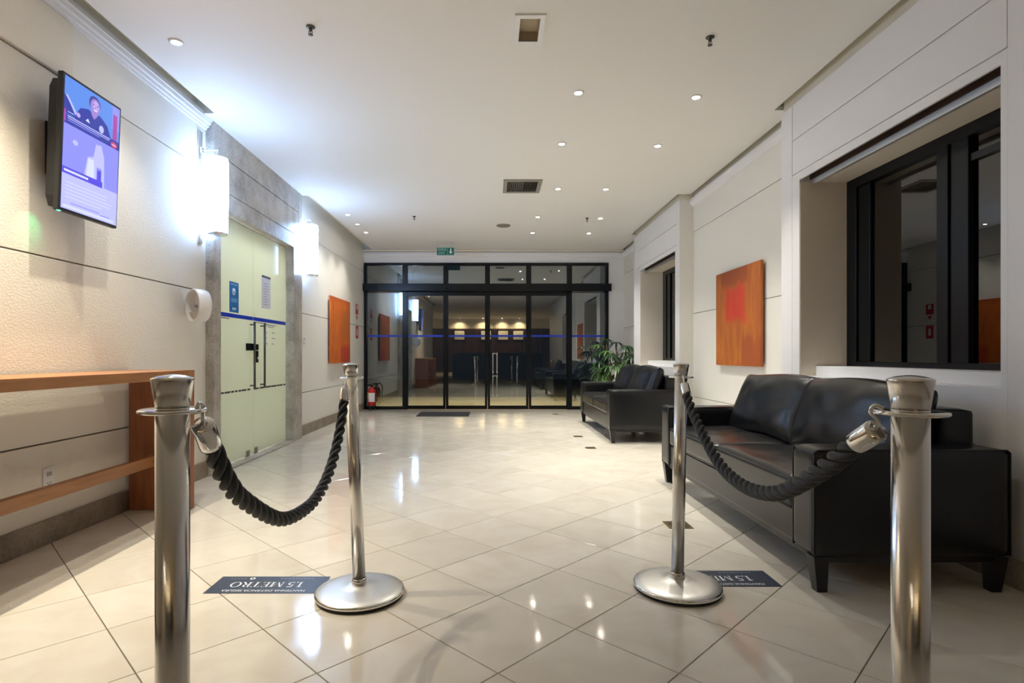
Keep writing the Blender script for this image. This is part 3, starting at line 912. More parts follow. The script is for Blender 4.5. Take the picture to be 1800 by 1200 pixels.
poly([(0, .72), (.20, .72), (.06, .84), (0, .86)], 'scr_navy')
poly([(0.02, .86), (.05, .865), (.25, .735), (.21, .73)], 'scr_pale')
poly([(.14, .645), (.20, .76), (.27, .82), (.40, .845), (.50, .83), (.62, .845), (.76, .80), (.83, .72), (.85, .645)], 'scr_navy')
poly([(.45, .86), (.58, .86), (.56, .82), (.51, .79), (.46, .82)], 'scr_skin')
ell(.515, .915, .105, .062, 'scr_hair'); ell(.525, .895, .088, .062, 'scr_skin'); ell(.535, .905, .055, .04, 'scr_skin_light')
rect(.48, .505, .905, .912, 'scr_hair'); rect(.55, .58, .905, .912, 'scr_hair'); ell(.53, .866, .034, .006, 'scr_white'); ell(.53, .89, .012, .012, 'scr_skin')
ell(.235, .755, .035, .018, 'scr_skin_light')
poly([(.36, .745), (.44, .74), (.40, .77)], 'scr_white'); ell(.65, .745, .045, .03, 'scr_pale')
rect(0, 1, 0.645, 0.715, 'scr_navy'); rect(0, .03, .655, .75, 'scr_magenta')
rect(.06, .16, .735, .741, 'scr_pale'); rect(.06, .82, .702, .710, 'scr_pale'); rect(.06, .80, .688, .694, 'scr_pale'); rect(.06, .62, .672, .678, 'scr_lilac')
ell(.90, .672, .065, .024, 'scr_red'); rect(.86, .94, .668, .676, 'scr_white')
rect(0, 1, 0, 0.645, 'scr_lilac')
poly([(.36, .30), (.42, .47), (.52, .49), (.56, .60), (.66, .61), (.72, .52), (.74, .27), (.60, .25)], 'scr_pale')
poly([(.40, .31), (.43, .46), (.53, .465), (.55, .30)], 'scr_white'); rect(.585, .68, .30, .42, 'scr_lilac'); rect(.60, .67, .31, .40, 'scr_violet')
ell(.20, .53, .045, .02, 'scr_pale'); rect(.70, 1, .22, .24, 'scr_pale')
poly([(.77, .55), (.90, .53), (.93, .28), (.80, .27)], 'scr_lilac')
rect(0, 1, 0, 0.275, 'scr_pale'); rect(0, .70, .268, .318, 'scr_violet'); rect(.03, .44, .285, .302, 'scr_white')
for q in range(5): rect(.06, .06 + random.uniform(.55, .88), .205 - q * .028, .211 - q * .028, 'scr_white')
rect(.15, .66, .052, .056, 'scr_violet'); rect(.68, .86, .040, .044, 'scr_violet'); rect(.03, .94, .012, .032, 'scr_white')
tvb('screen', pic, order)
b = MB(); b.box(0.150, 0.160, -0.217, -0.200, -0.358, -0.3555); tvb('status_light', b, 'led_green')
ld = bpy.data.lights.new('tv_status_light', 'SPOT'); ld.energy = 0.35; ld.color = (0.02, 1.0, 0.35); ld.shadow_soft_size = 0.004; ld.spot_size = R(70); ld.spot_blend = 0.9
lo = bpy.data.objects.new('tv_status_light', ld); C.objects.link(lo); lo.parent = tv; lo.location = (0.145, -0.205, -0.362)
lo.rotation_euler = (Vector((-0.16, -0.02, -0.10))).to_track_quat('-Z', 'Y').to_euler()

# ------------------------------------------------------------------ console table
ct = thing('console_table', 'long narrow wooden console table with slab end and low rail, against left wall', 'console table', (-2.15, 2.5, 0))
x0, x1 = -0.195, 0.198
MB().box(x0, x1, -1.18, 1.19, 0.85, 0.905, bev=0.003).build('table_top', 'wood_long', ct)
MB().box(x0, x1, 1.127, 1.187, 0.004, 0.85, bev=0.003).build('end_panel', 'wood_upright', ct)
MB().box(x0, x1, -1.177, -1.117, 0.004, 0.85, bev=0.003).build('end_panel', 'wood_upright', ct)
MB().box(-0.02, 0.02, -1.117, 1.127, 0.30, 0.366, bev=0.003).build('rail', 'wood_long', ct)
for y in (-1.147, 1.157):
    for x in (x0 + .05, x1 - .05):
        mb = MB(); mb.lathe([(0.014, 0), (0.014, 0.005)], x, y, 14); mb.build('foot_pad', 'white_plastic', ct)

# ------------------------------------------------------------------ wall outlets, drum dispenser, signs
def outlet(name, label, cat, loc, sx, hgt=0.118, wid=0.075, holes=True):
    t_ = thing(name, label, cat, loc)
    MB().box(0, 0.008 * sx, -wid / 2, wid / 2, -hgt / 2, hgt / 2, bev=0.002).build('face_plate', 'white_plastic', t_)
    if holes:
        a = 0.008 * sx
        MB().box(a, a + .001 * sx, -.018, .018, .012, .034).build('switch_window', 'grey_plastic', t_)
        for dy, dz in ((-.01, -.025), (.01, -.025), (0, -.035)):
            m_ = MB(); m_.lathe([(0.0035, 0), (0.0035, 0.001)], n=10); q = m_.build('socket_hole', 'print_black', t_, (a, dy, dz)); q.rotation_euler = (0, R(90 * sx), 0)
outlet('wall_outlet', 'white electrical outlet low on the wall below console table', 'outlet', (XL, 3.0, 0.345), 1)
outlet('wall_outlet', 'tiny white outlet low on the wall under the left painting', 'outlet', (XL, 8.22, 0.34), 1, holes=False)
outlet('light_switch', 'small white switch plate right of the stone portal', 'switch', (XL, 7.08, 1.18), 1, 0.075, 0.075, holes=True)

dr = thing('drum_dispenser', 'round white drum dispenser on the wall left of the stone portal', 'dispenser', (-2.235, 4.28, 1.375))
ax = Vector((-0.62, -0.78, 0))
rot = ax.to_track_quat('Z', 'Y').to_matrix().to_4x4()
def drb(nm, mb, mat):
    mb.v = [tuple(rot @ Vector(p)) for p in mb.v]
    return mb.build(nm, mat, dr)
mb = MB(); mb.lathe([(0.02, -0.055), (0.10, -0.055), (0.12, -0.045), (0.126, -0.02), (0.126, 0.04), (0.122, 0.048), (0.114, 0.046), (0.110, -0.01), (0.02, -0.012)], n=40); drb('shell', mb, 'white_plastic')
mb = MB()
mb.prism([(0.108 * math.cos(a), 0.108 * math.sin(a)) for a in [R(205) + R(130) * k / 12 for k in range(13)]], lambda a, c, t: (a, c, t), -0.0115, 0.025)
mb.v = [tuple(Matrix.Rotation(R(0), 3, 'Z') @ Vector(p)) for p in mb.v]
drb('drip_tray', mb, 'beige_plastic')
mb = MB(); mb.lathe([(0.011, -0.011), (0.011, 0.004), (0.006, 0.008)], -0.05, 0.0, 14); drb('nozzle', mb, 'grey_plastic')
MB().box(-0.1345, -0.08, 0.075, 0.105, -0.03, 0.03).build('wall_bracket', 'white_plastic', dr)

def sign_plate(label, y, z, hgt, wid, pict):
    t_ = thing('fire_sign', label, 'sign', (XL, y, z), group='red fire safety plates')
    MB().box(0, 0.004, -wid / 2, wid / 2, -hgt / 2, hgt / 2).build('plate', 'print_red', t_)
    q = MB()
    if pict == 'arrow':
        q.box(.004, .0046, -.035, .035, .0, .075)
        t2 = MB(); t2.prism([(-.05, -.12), (.05, -.12), (0, -.18)], lambda a, c, t: (t, a, c), 0, .004); t2.build('arrow', 'print_red', t_)
    else:
        q.box(.004, .0046, -.03, .03, -.06, .05); q.box(.004, .0046, -.012, .012, .05, .075)
    q.build('pictogram', 'print_white', t_)
sign_plate('upper red fire-equipment plate with arrow beside the glass front', 9.83, 1.80, 0.18, 0.17, 'arrow')
sign_plate('lower red fire-extinguisher plate beside the glass front', 9.83, 1.40, 0.22, 0.17, 'ext')

es = thing('exit_sign', 'small green exit sign with down arrow hanging at the ceiling edge', 'exit sign', (-0.80, 9.55, 2.76))
MB().box(-0.15, 0.15, 0, 0.018, -0.066, 0.066, bev=0.002).build('plate', 'print_green', es)
f = MB()
for (a, b_, c_, d) in ((-.148, .148, .060, .064), (-.148, .148, -.064, -.060), (-.148, -.144, -.064, .064), (.144, .148, -.064, .064), (.030, .034, -.058, .058)):
    f.box(a, b_, -.0008, 0, c_, d)
f.build('border', 'print_pale_green', es)
front_m = Matrix.Rotation(R(90), 4, 'X')
text_mesh('lettering', 'SAÍDA', 0.058, 'print_pale_green', es, Matrix.Translation((-.058, -.001, .028)) @ front_m, sx=.92)
text_mesh('lettering', 'EXIT', 0.058, 'print_pale_green', es, Matrix.Translation((-.062, -.001, -.030)) @ front_m, sx=.92)
f = MB(); f.prism([(-.010, .045), (.010, .045), (.010, -.005), (.034, -.005), (0, -.045), (-.034, -.005), (-.010, -.005)], lambda a, c, t: (a + .089, t, c), -.001, 0)
f.build('arrow', 'print_white', es)
for x in (-.12, .12):
    f = MB(); f.tube([(x, .009, .066), (x, .009, .170)], 0.0025, 6)
    f.build('hanger', 'white_plastic', es)

# ------------------------------------------------------------------ paintings
pa = MB().box(0.021, 0.045, -0.55, 0.55, -0.49, 0.49, bev=0.003).build('painting', 'art_left', None, (XL, 8.64, 1.37))
tag(pa, 'square orange abstract canvas on the left wall beside the fire signs', 'painting', 'orange abstract canvases')
pa = MB().box(-0.045, -0.021, -0.5, 0.5, -0.475, 0.475, bev=0.003).build('painting', 'art_right', None, (XR, 5.49, 1.372))
tag(pa, 'orange and red abstract canvas on the right wall between the windows', 'painting', 'orange abstract canvases')

# ------------------------------------------------------------------ ceiling fittings
t_ = thing('recessed_fitting', 'unlit rectangular recessed ceiling fitting with white frame', 'ceiling fitting', (0.216, 3.335, ZC))
q = MB()
for a in ((-.088, .088, -.150, -.118), (-.088, .088, .118, .150), (-.088, -.058, -.118, .118), (.058, .088, -.118, .118)): q.box(a[0], a[1], a[2], a[3], -.010, -.0005)
q.build('frame', 'white_plastic', t_)
q = MB(); q.box(-.0635, -.058, -.118, .118, -.005, .05); q.box(.058, .0635, -.118, .118, -.005, .05); q.box(-.058, .058, -.124, -.118, -.005, .05); q.box(-.058, .058, .118, .124, -.005, .05); q.box(-.0635, .0635, -.124, .124, .05, .055)
q.build('well', 'vent_beige', t_)
t_ = thing('ceiling_grille', 'square louvred air grille in the middle of the ceiling', 'air grille', (0.335, 6.43, ZC))
q = MB()
for a in ((-.215, .215, -.245, -.195), (-.215, .215, .195, .245), (-.215, -.17, -.195, .195), (.17, .215, -.195, .195)): q.box(a[0], a[1], a[2], a[3], -.012, -.0005)
q.build('frame', 'vent_metal', t_)
MB().box(-.199, .199, -.229, .229, .055, .065).build('back_box', 'vent_dark', t_)
for k in range(15):
    x = -.155 + k * .0221
    MB().prism([(x - .008, 0.04), (x - .006, .04), (x + .006, -.006), (x + .004, -.006)] if k < 8 else [(x + .008, 0.04), (x + .006, .04), (x - .006, -.006), (x - .004, -.006)],
               lambda a, c, t: (a, t, c), -.195, .195).build('louvre', 'vent_metal', t_)
t_ = thing('ceiling_speaker', 'dull round ceiling speaker beyond the air grille', 'speaker', (0.16, 8.38, ZC))
q = MB(); q.lathe([(0.105, -.0005), (0.105, -.006), (0.098, -.012), (0.094, -.010)], n=32); q.build('rim', 'speaker_grey', t_)
q = MB(); q.lathe([(0.094, -.004), (0.06, -.010), (0, -.012)], n=32); q.build('mesh_cover', 'speaker_grey', t_)
def sprinkler(x, y, label):
    t_ = thing('sprinkler', label, 'sprinkler', (x, y, ZC), group='ceiling sprinklers')
    t_.scale = (.75, .75, .7)
    q = MB(); q.lathe([(0.034, -.0005), (0.034, -.006), (0.014, -.014)], n=20); q.build('escutcheon', 'sprinkler_metal', t_)
    q = MB(); q.lathe([(0.013, -.035), (0.013, -.012)], n=14); q.tube([(-.012, 0, -.035), (-.015, 0, -.05), (-.006, 0, -.068)], .003, 6); q.tube([(.012, 0, -.035), (.015, 0, -.05), (.006, 0, -.068)], .003, 6)
    q.lathe([(0.004, -.066), (0.004, -.035)], n=10); q.build('body', 'sprinkler_metal', t_)
    q = MB(); q.lathe([(0.019, -.072), (0.019, -.068)], n=12); q.build('deflector', 'sprinkler_metal', t_)
sprinkler(-1.07, 3.31, 'dark ceiling sprinkler head near the top left, by the first downlight')
sprinkler(1.32, 3.42, 'dark ceiling sprinkler head near the top right')
sprinkler(-1.09, 7.83, 'small distant ceiling sprinkler head on the left side')
sprinkler(1.33, 7.93, 'small distant ceiling sprinkler head among the right-hand downlights')

# ------------------------------------------------------------------ sofas
def rounded_cushion(a, b, c, r, puff, thin, seed, n=18, wr=0.006, edge=1.0):
    """half sizes a,b,c; thin = axis index that puffs"""
    half = [a, b, c]
    bm = bmesh.new()
    bmesh.ops.create_cube(bm, size=2)
    bmesh.ops.subdivide_edges(bm, edges=bm.edges[:], cuts=n, use_grid_fill=True)
    off = Vector((seed * 3.1, seed * 1.7, seed * 2.3))
    for v in bm.verts:
        u = v.co.copy()
        # ease sampling towards the edges
        e_ = Vector([math.sin(max(-1, min(1, q)) * math.pi / 2) * .5 + q * .5 for q in u])
        p = Vector([e_[i] * half[i] for i in range(3)])
        core = Vector([max(-(half[i] - r), min(half[i] - r, p[i])) for i in range(3)])
        d = p - core
        if d.length > 1e-6: p = core + d.normalized() * r
        o = [i for i in range(3) if i != thin]
        q0, q1 = e_[o[0]], e_[o[1]]
        fall = max(0, (1 - q0 ** 4)) * max(0, (1 - q1 ** 4))
        p[thin] *= edge + (1 - edge) * fall ** .6
        p[thin] += math.copysign(1, u[thin]) * puff * fall ** .7 * abs(u[thin])
        nn = noise.noise(p * 5.0 + off) * .6 + noise.noise(Vector((p.x * 11, p.y * 8, p.z * 11)) + off) * .35
        dirv = Vector((0, 0, 0)); dirv[thin] = math.copysign(1, u[thin])
        p += dirv * nn * wr * abs(u[thin]) * (0.35 + fall)
        v.co = p
    mb = MB()
    bm.verts.index_update()
    mb.add([v.co[:] for v in bm.verts], [[q.index for q in f.verts] for f in bm.faces], 0, True)
    bm.free()
    return mb

def ring(a, b, r, z, n=6):
    pts = []
    for cx, cy, a0 in ((a - r, b - r, 0), (-(a - r), b - r, 90), (-(a - r), -(b - r), 180), (a - r, -(b - r), 270)):
        for k in range(n + 1):
            t = R(a0 + 90 * k / n); pts.append((cx + r * math.cos(t), cy + r * math.sin(t), z))
    pts.append(pts[0])
    return pts

SL, SD = 2.13, 0.83
def make_sofa(label):
    t_ = thing('sofa', label, 'sofa', (0, 0, 0), group='black leather sofas')
    aw = 0.18
    # arms
    for k, y0 in enumerate((0.0, SL - aw)):
        mb = rounded_cushion(SD / 2, aw / 2, 0.2275, 0.022, 0.004, 1, 11 + k, n=10, wr=0.002)
        am = mb.build('arm', 'leather', t_, (SD / 2, y0 + aw / 2, 0.15 + 0.2275))
        pz = MB()
        for dy in (-aw / 2 + .008, aw / 2 - .008):
            pz.tube([(-SD / 2 + .004, dy, -.22), (-SD / 2 + .004, dy, .212), (-SD / 2 + .016, dy, .222), (SD / 2 - .016, dy, .222), (SD / 2 - .004, dy, .212), (SD / 2 - .004, dy, -.22)], .0045, 6)
        pz.build('piping', 'leather', am)
    # base and back
    mb = MB(); mb.box(0.012, SD - .02, aw - .005, SL - aw + .005, 0.16, 0.315, bev=0.012); mb.build('front_rail', 'leather', t_)
    mb = MB(); mb.box(0.03, SD - .03, 0.02, SL - .02, 0.125, 0.158, bev=0.003); mb.build('base_frame', 'black_wood', t_)
    mb = rounded_cushion(0.075, (SL - 2 * aw) / 2, 0.225, 0.02, 0.006, 0, 21, n=12, wr=0.003)
    mb.build('back_frame', 'leather', t_, (SD - .078, SL / 2, 0.53))
    # seat cushions
    cw = (SL - 2 * aw) / 2
    for k in range(2):
        y = aw + cw * (k + .5)
        mb = rounded_cushion(0.335, cw / 2 - .003, 0.072, 0.03, 0.020, 2, 31 + k, n=26, wr=0.010)
        sc = mb.build('seat_cushion', 'leather_seat', t_, (0.335, y, 0.383))
        pz = MB()
        for z in (-.058, .060): pz.tube(ring(.335 - .006, cw / 2 - .009, .035, z), .005, 6, caps=False)
        pz.build('piping', 'leather', sc)
    # loose back cushions
    for k in range(2):
        y = aw + cw * (k + .5) + (.012 if k == 0 else -.01)
        mb = rounded_cushion(0.222, cw / 2 + .008, 0.095, 0.022, 0.018, 2, 41 + k, n=34, wr=0.012, edge=0.36)
        # local: x = height axis before tilt
        mt = Matrix.Rotation(R(-72 + (3 if k else 0)), 4, 'Y')
        mb.v = [tuple(mt @ Vector((p[0] + .012 * math.cos(p[1] * 6 + k), p[1] + p[0] * .03 * (1 if k else -1), p[2]))) for p in mb.v]
        bc = mb.build('back_cushion', 'leather', t_, (0.57, y, 0.648))
        pz = MB(); rg = ring(.222, cw / 2 + .008, .02, 0)
        pz.tube([mt @ Vector((p[0] + .012 * math.cos(p[1] * 6 + k), p[1] + p[0] * .03 * (1 if k else -1), p[2])) for p in rg], .0055, 6, caps=False)
        pz.build('piping', 'leather', bc)
    # legs
    for x in (0.035, SD - .04):
        for y in (0.04, SL - .04):
            mb = MB()
            sx = 1 if x > .4 else -1
            a, c_ = .032, .021
            vs = [(x - a, y - a, .152), (x + a, y - a, .152), (x + a, y + a, .152), (x - a, y + a, .152)]
            ox = x - sx * (.010)
            vs += [(ox - c_, y - c_, 0), (ox + c_, y - c_, 0), (ox + c_, y + c_, 0), (ox - c_, y + c_, 0)]
            mb.add(vs, [(0, 1, 2, 3), (7, 6, 5, 4), (0, 4, 5, 1), (1, 5, 6, 2), (2, 6, 7, 3), (3, 7, 4, 0)])
            mb.build('leg', 'black_wood', t_)
    return t_
sofa = make_sofa('black leather two-seat sofa in the right foreground under the large window')
sofa.location = (1.345, 2.355, 0)
sofa2 = copy_tree(sofa)
sofa2.location = (1.325, 6.37, 0)
sofa2['label'] = 'black leather two-seat sofa farther back, beside the potted palm'

# ------------------------------------------------------------------ floor plates, mat
for k, (x, y, s) in enumerate(((1.09, 3.315, .14), (1.055, 6.07, .11), (1.05, 6.93, .11), (1.06, 9.55, .10))):
    t_ = thing('floor_plate', ['square brass floor outlet plate before the near sofa, behind the right stanchion', 'brass floor plate nearer to the far sofa arm, front one of the pair',
               'brass floor plate in front of the far sofa, rear one of the pair', 'tiny brass floor plate close to the glass doors'][k], 'floor plate', (x, y, 0), group='brass floor plates')
    MB().box(-s / 2, s / 2, -s / 2, s / 2, 0.0, 0.003, bev=0.001).build('rim', 'brass', t_)
    MB().box(-s * .36, s * .36, -s * .36, s * .36, 0.003, 0.0042).build('lid', 'sprinkler_metal', t_)
m_ = MB().box(-1.25, -0.39, 9.18, 9.82, 0.0, 0.012, bev=0.004).build('door_mat', 'mat_fibre')
tag(m_, 'dark grey doormat before the left sliding doors', 'doormat')

# ------------------------------------------------------------------ floor stickers
def serif_text(mb, s, h, x0, z):
    """hand-cut roman capitals, drawn in x (reading direction) / y (up), height h"""
    th, tn, sf = .14 * h, .055 * h, .10 * h
    x = x0
    def q(*pts): mb.add([(a, b_, z) for a, b_ in pts], [tuple(range(len(pts)))])
    def stem(xa, w_, y0=0, y1=None, serif=True):
        y1 = h if y1 is None else y1
        q((xa, y0), (xa + w_, y0), (xa + w_, y1), (xa, y1))
        if serif:
            for yy in (y0, y1 - tn): q((xa - sf, yy), (xa + w_ + sf, yy), (xa + w_ + sf, yy + tn), (xa - sf, yy + tn))
    def arc(cx, cy, rx, ry, a0, a1, wx, wy, n=16):
        for k in range(n):
            t0, t1 = R(a0 + (a1 - a0) * k / n), R(a0 + (a1 - a0) * (k + 1) / n)
            q((cx + rx * math.cos(t0), cy + ry * math.sin(t0)), (cx + rx * math.cos(t1), cy + ry * math.sin(t1)),
              (cx + (rx - wx) * math.cos(t1), cy + (ry - wy) * math.sin(t1)), (cx + (rx - wx) * math.cos(t0), cy + (ry - wy) * math.sin(t0)))
    for ch in s:
        if ch == '1':
            stem(x + .15 * h, th); q((x + .15 * h, h), (x, .82 * h), (x, .76 * h), (x + .15 * h, .88 * h)); x += .48 * h
        elif ch == ',':
            q((x, 0), (x + .12 * h, 0), (x + .12 * h, .12 * h), (x, .12 * h)); q((x + .05 * h, 0), (x + .12 * h, 0), (x, -.16 * h)); x += .24 * h
        elif ch == '5':
            q((x + .06 * h, h), (x + .50 * h, h), (x + .47 * h, .88 * h), (x + .06 * h, .88 * h)); q((x + .06 * h, h), (x + .12 * h, .9 * h), (x + .10 * h, .52 * h), (x + .03 * h, .48 * h))
            arc(x + .22 * h, .31 * h, .30 * h, .31 * h, 130, -140, th, tn * 1.3); x += .66 * h
        elif ch == ' ': x += .26 * h
        elif ch == 'M':
            stem(x + .06 * h, tn); stem(x + .82 * h, th)
            q((x + .04 * h, h), (x + .20 * h, h), (x + .50 * h, .12 * h), (x + .46 * h, 0)); q((x + .46 * h, 0), (x + .50 * h, .12 * h), (x + .84 * h, h), (x + .78 * h, h)); x += 1.14 * h
        elif ch == 'E':
            stem(x + .08 * h, th)
            for yy, L in ((0, .60), (h - tn, .56), (.48 * h, .46)): q((x + .1 * h, yy), (x + L * h, yy), (x + L * h, yy + tn), (x + .1 * h, yy + tn))
            for yy, L in ((0, .60), (.80 * h, .56)): q((x + L * h - tn, yy), (x + L * h, yy), (x + L * h, yy + .2 * h), (x + L * h - tn, yy + .2 * h))
            x += .74 * h
        elif ch == 'T':
            stem(x + .28 * h, th); q((x, h - tn), (x + .70 * h, h - tn), (x + .70 * h, h), (x, h))
            for xx in (x, x + .70 * h - tn): q((xx, .78 * h), (xx + tn, .78 * h), (xx + tn, h), (xx, h))
            x += .80 * h
        elif ch == 'R':
            stem(x + .08 * h, th); arc(x + .30 * h, .74 * h, .30 * h, .26 * h, 90, -90, th, tn, 14)
            for yy in (h - tn, .48 * h): q((x + .1 * h, yy), (x + .32 * h, yy), (x + .32 * h, yy + tn), (x + .1 * h, yy + tn))
            q((x + .30 * h, .5 * h), (x + .44 * h, .5 * h), (x + .80 * h, 0), (x + .62 * h, 0)); x += .84 * h
        elif ch == 'O':
            arc(x + .42 * h, h / 2, .44 * h, .52 * h, 0, 360, th, tn, 28); x += .92 * h
    return x
def width_of(s, h):
    return serif_text(MB(), s, h, 0, 0)

def floor_sticker(cx, cy, label):
    # origin at centre, turned half round: reads from the far side
    t_ = thing('floor_sticker', label, 'floor sticker', (cx, cy, 0), math.pi, group='distance floor stickers')
    W, H = 0.485, 0.18
    MB().box(-W / 2, W / 2, -H / 2, H / 2, 0.0002, 0.0012).build('sheet', 'sticker_navy', t_)
    h = 0.052
    wd = width_of('1,5 METRO', h)
    mb = MB(); serif_text(mb, '1,5 METRO', h, -wd / 2 + .012, 0.0016)
    mb.build('lettering', 'print_white', t_, fix=False).location = (0, -.026, 0)
    text_mesh('lettering', 'MANTENHA DISTÂNCIA SEGURA', 0.026, 'print_white', t_, Matrix.Translation((0.0, .062, .0016)), sx=.92)
    f = MB()
    for k in range(9): f.box(-.175 + k * .017, -.175 + k * .017 + .013, -.068, -.064, .0012, .0016)
    for k in range(5): f.box(.125 + k * .015, .125 + k * .015 + .011, -.068, -.065, .0012, .0016)
    f.build('small_print', 'print_grey', t_)
    f = MB()
    n = 6
    for k in range(n):
        a0, a1 = R(60 * k + 30), R(60 * k + 90)
        f.add([(.098 + .013 * math.cos(a0), -.066 + .013 * math.sin(a0), .0016), (.098 + .013 * math.cos(a1), -.066 + .013 * math.sin(a1), .0016),
               (.098 + .007 * math.cos(a1), -.066 + .007 * math.sin(a1), .0016), (.098 + .007 * math.cos(a0), -.066 + .007 * math.sin(a0), .0016)], [(0, 1, 2, 3)])
    f.build('emblem', 'print_white', t_, fix=False)
    return t_
floor_sticker(-0.974, 2.453, 'dark blue distance sticker on the floor beside the left stanchion base')
floor_sticker(1.010, 2.522, 'dark distance sticker on the floor partly under the right stanchion base')

# ------------------------------------------------------------------ stanchions
def stanchion(x, y, lean, label):
    t_ = thing('stanchion', label, 'stanchion', (x, y, 0), group='rope barrier stanchions')
    mb = MB(); mb.lathe([(0.172, 0), (0.178, 0.003), (0.178, 0.010), (0.174, 0.012)], n=56); mb.build('rubber_ring', 'rubber', t_)
    mb = MB(); mb.lathe([(0.174, 0.0115), (0.181, 0.014), (0.181, 0.024), (0.176, 0.029), (0.14, 0.036), (0.09, 0.043), (0.05, 0.047), (0.044, 0.050), (0.02, 0.050)], n=64)
    mb.build('base', 'steel_brushed', t_)
    mb = MB(); mb.lathe([(0.1815, 0.0135), (0.1825, 0.016), (0.1825, 0.022), (0.1795, 0.0265)], n=64); mb.build('base_rim', 'chrome', t_)
    tilt = (0, R(lean), 0)
    mb = MB(); mb.lathe([(0.028, 0.046), (0.030, 0.048), (0.030, 0.070), (0.0275, 0.074)], n=32); q = mb.build('collar', 'chrome', t_); q.rotation_euler = tilt
    mb = MB(); mb.lathe([(0.0262, 0.05), (0.0262, 0.912)], n=40); q = mb.build('pole', 'steel', t_); q.rotation_euler = tilt
    # plate with rope holes
    mb = MB()
    nseg = 48; ro = 0.052
    prof = [(0.020, 0.9035), (ro - .003, 0.9035), (ro, 0.9055), (ro, 0.9085), (ro - .003, 0.9105), (0.020, 0.9105)]
    mb.lathe(prof, n=nseg); q = mb.build('rope_plate', 'chrome', t_); q.rotation_euler = tilt
    mb = MB(); mb.lathe([(0.0255, 0.910), (0.0325, 0.958), (0.0328, 0.961), (0.030, 0.9625), (0.02, 0.9655), (0.008, 0.9675), (0.0, 0.968)], n=40); q = mb.build('cap', 'steel', t_); q.rotation_euler = tilt
    return t_
stanchion(-0.537, 0.945, 0, 'stainless steel stanchion in the left foreground by the console')
stanchion(-0.553, 2.345, -2.3, 'slightly leaning steel stanchion on round base, left of the passage')
stanchion(0.675, 0.91, 0, 'stainless steel stanchion in the right foreground before the sofa')
stanchion(0.790, 2.41, 1.0, 'steel stanchion on round base, right of the passage by the sofa')

def rope(label, hook_a, fer_a, path, fer_b, hook_b):
    """fer_*: (rope side, hook side) points"""
    t_ = thing('barrier_rope', label, 'rope', (0, 0, 0), group='twisted barrier ropes')
    pts, L = spline([fer_a[0]] + path + [fer_b[0]], 260)
    fr = frames(pts)
    pitch, r, off = 0.132, 0.0088, 0.0104
    for s_ in range(3):
        c = []
        for i, (p, (tg, u, v)) in enumerate(zip(pts, fr)):
            a = 2 * math.pi * (L * i / 260 / pitch) + s_ * 2 * math.pi / 3
            c.append(p + u * (off * math.cos(a)) + v * (off * math.sin(a)))
        mb = MB(); mb.tube(c, r, 10); mb.build('strand', 'rope_fibre', t_)
    for fa, hk in ((fer_a, hook_a), (fer_b, hook_b)):
        a, b_ = Vector(fa[0]), Vector(fa[1])
        d = (b_ - a)
        st = [a - d * .15, a - d * .14, a + d * .05, a + d * .93, a + d * .99, b_]
        mb = MB(); mb.tube(st, [0.0180, 0.0190, 0.0190, 0.0190, 0.0178, 0.004], 24); f_ = mb.build('ferrule', 'chrome', t_)
        hp, _ = spline([b_ - d * .1] + hk, 24)
        mb = MB(); mb.tube(hp, 0.0032, 8); mb.build('hook', 'chrome', t_)
rope('black twisted rope hanging between the two left stanchions',
     [(-.4955, .962, .893), (-.493, .958, .912), (-.494, .948, .919), (-.497, .945, .909)],
     ((-.5035, 1.002, .845), (-.4985, .968, .882)),
     [(-.515, 1.09, .760), (-.528, 1.20, .690), (-.545, 1.45, .578), (-.560, 1.70, .540), (-.569, 1.87, .553), (-.576, 2.01, .605), (-.581, 2.11, .675), (-.585, 2.19, .760)],
     ((-.588, 2.232, .822), (-.590, 2.248, .866)),
     [(-.591, 2.262, .892), (-.591, 2.283, .908), (-.591, 2.300, .914), (-.591, 2.310, .904)])
rope('black twisted rope sagging in front of the near sofa between the right stanchions',
     [(.628, .918, .892), (.612, .912, .908), (.616, .908, .919), (.630, .908, .914)],
     ((.6265, .962, .853), (.6305, .925, .877)),
     [(.634, 1.056, .795), (.657, 1.247, .703), (.675, 1.386, .660), (.697, 1.561, .637), (.720, 1.75, .643), (.743, 1.924, .681), (.766, 2.10, .742), (.781, 2.22, .795)],
     ((.792, 2.303, .840), (.795, 2.335, .878)),
     [(.798, 2.350, .897), (.800, 2.362, .912), (.801, 2.372, .916), (.802, 2.380, .908)])

# ------------------------------------------------------------------ fire extinguisher
fe = thing('fire_extinguisher', 'red fire extinguisher on a low stand in the left corner of glass front', 'fire extinguisher', (-2.19, 10.2, 0))
q = MB()
for k in range(3):
    a = R(120 * k + 30); q.tube([(0.0, 0.0, .085), (.085 * math.cos(a), .085 * math.sin(a), .006)], .006, 8)
q.lathe([(.078, .08), (.078, .09)], n=24); q.build('stand', 'sprinkler_metal', fe)
q = MB(); q.lathe([(.068, .091), (.076, .10), (.076, .33), (.068, .37), (.04, .40), (.022, .41), (.022, .425)], n=28); q.build('cylinder', 'extinguisher_red', fe)
q = MB(); q.add([(.0775 * math.cos(a), .0775 * math.sin(a), z) for z in (.16, .32) for a in [R(235 + 9 * k) for k in range(11)]],
                [(k, k + 1, 12 + k, 11 + k) for k in range(10)], 0, True); q.build('label_sheet', 'print_white', fe)
q = MB(); q.add([(.0778 * math.cos(a), .0778 * math.sin(a), z) for z in (.22, .33) for a in [R(205 + 9 * k) for k in range(4)]],
                [(k, k + 1, 5 + k, 4 + k) for k in range(3)], 0, True)
MATS_Y = pbr('label_yellow', (0.7, 0.5, 0.03), 0.5); q.build('yellow_label', 'label_yellow', fe)
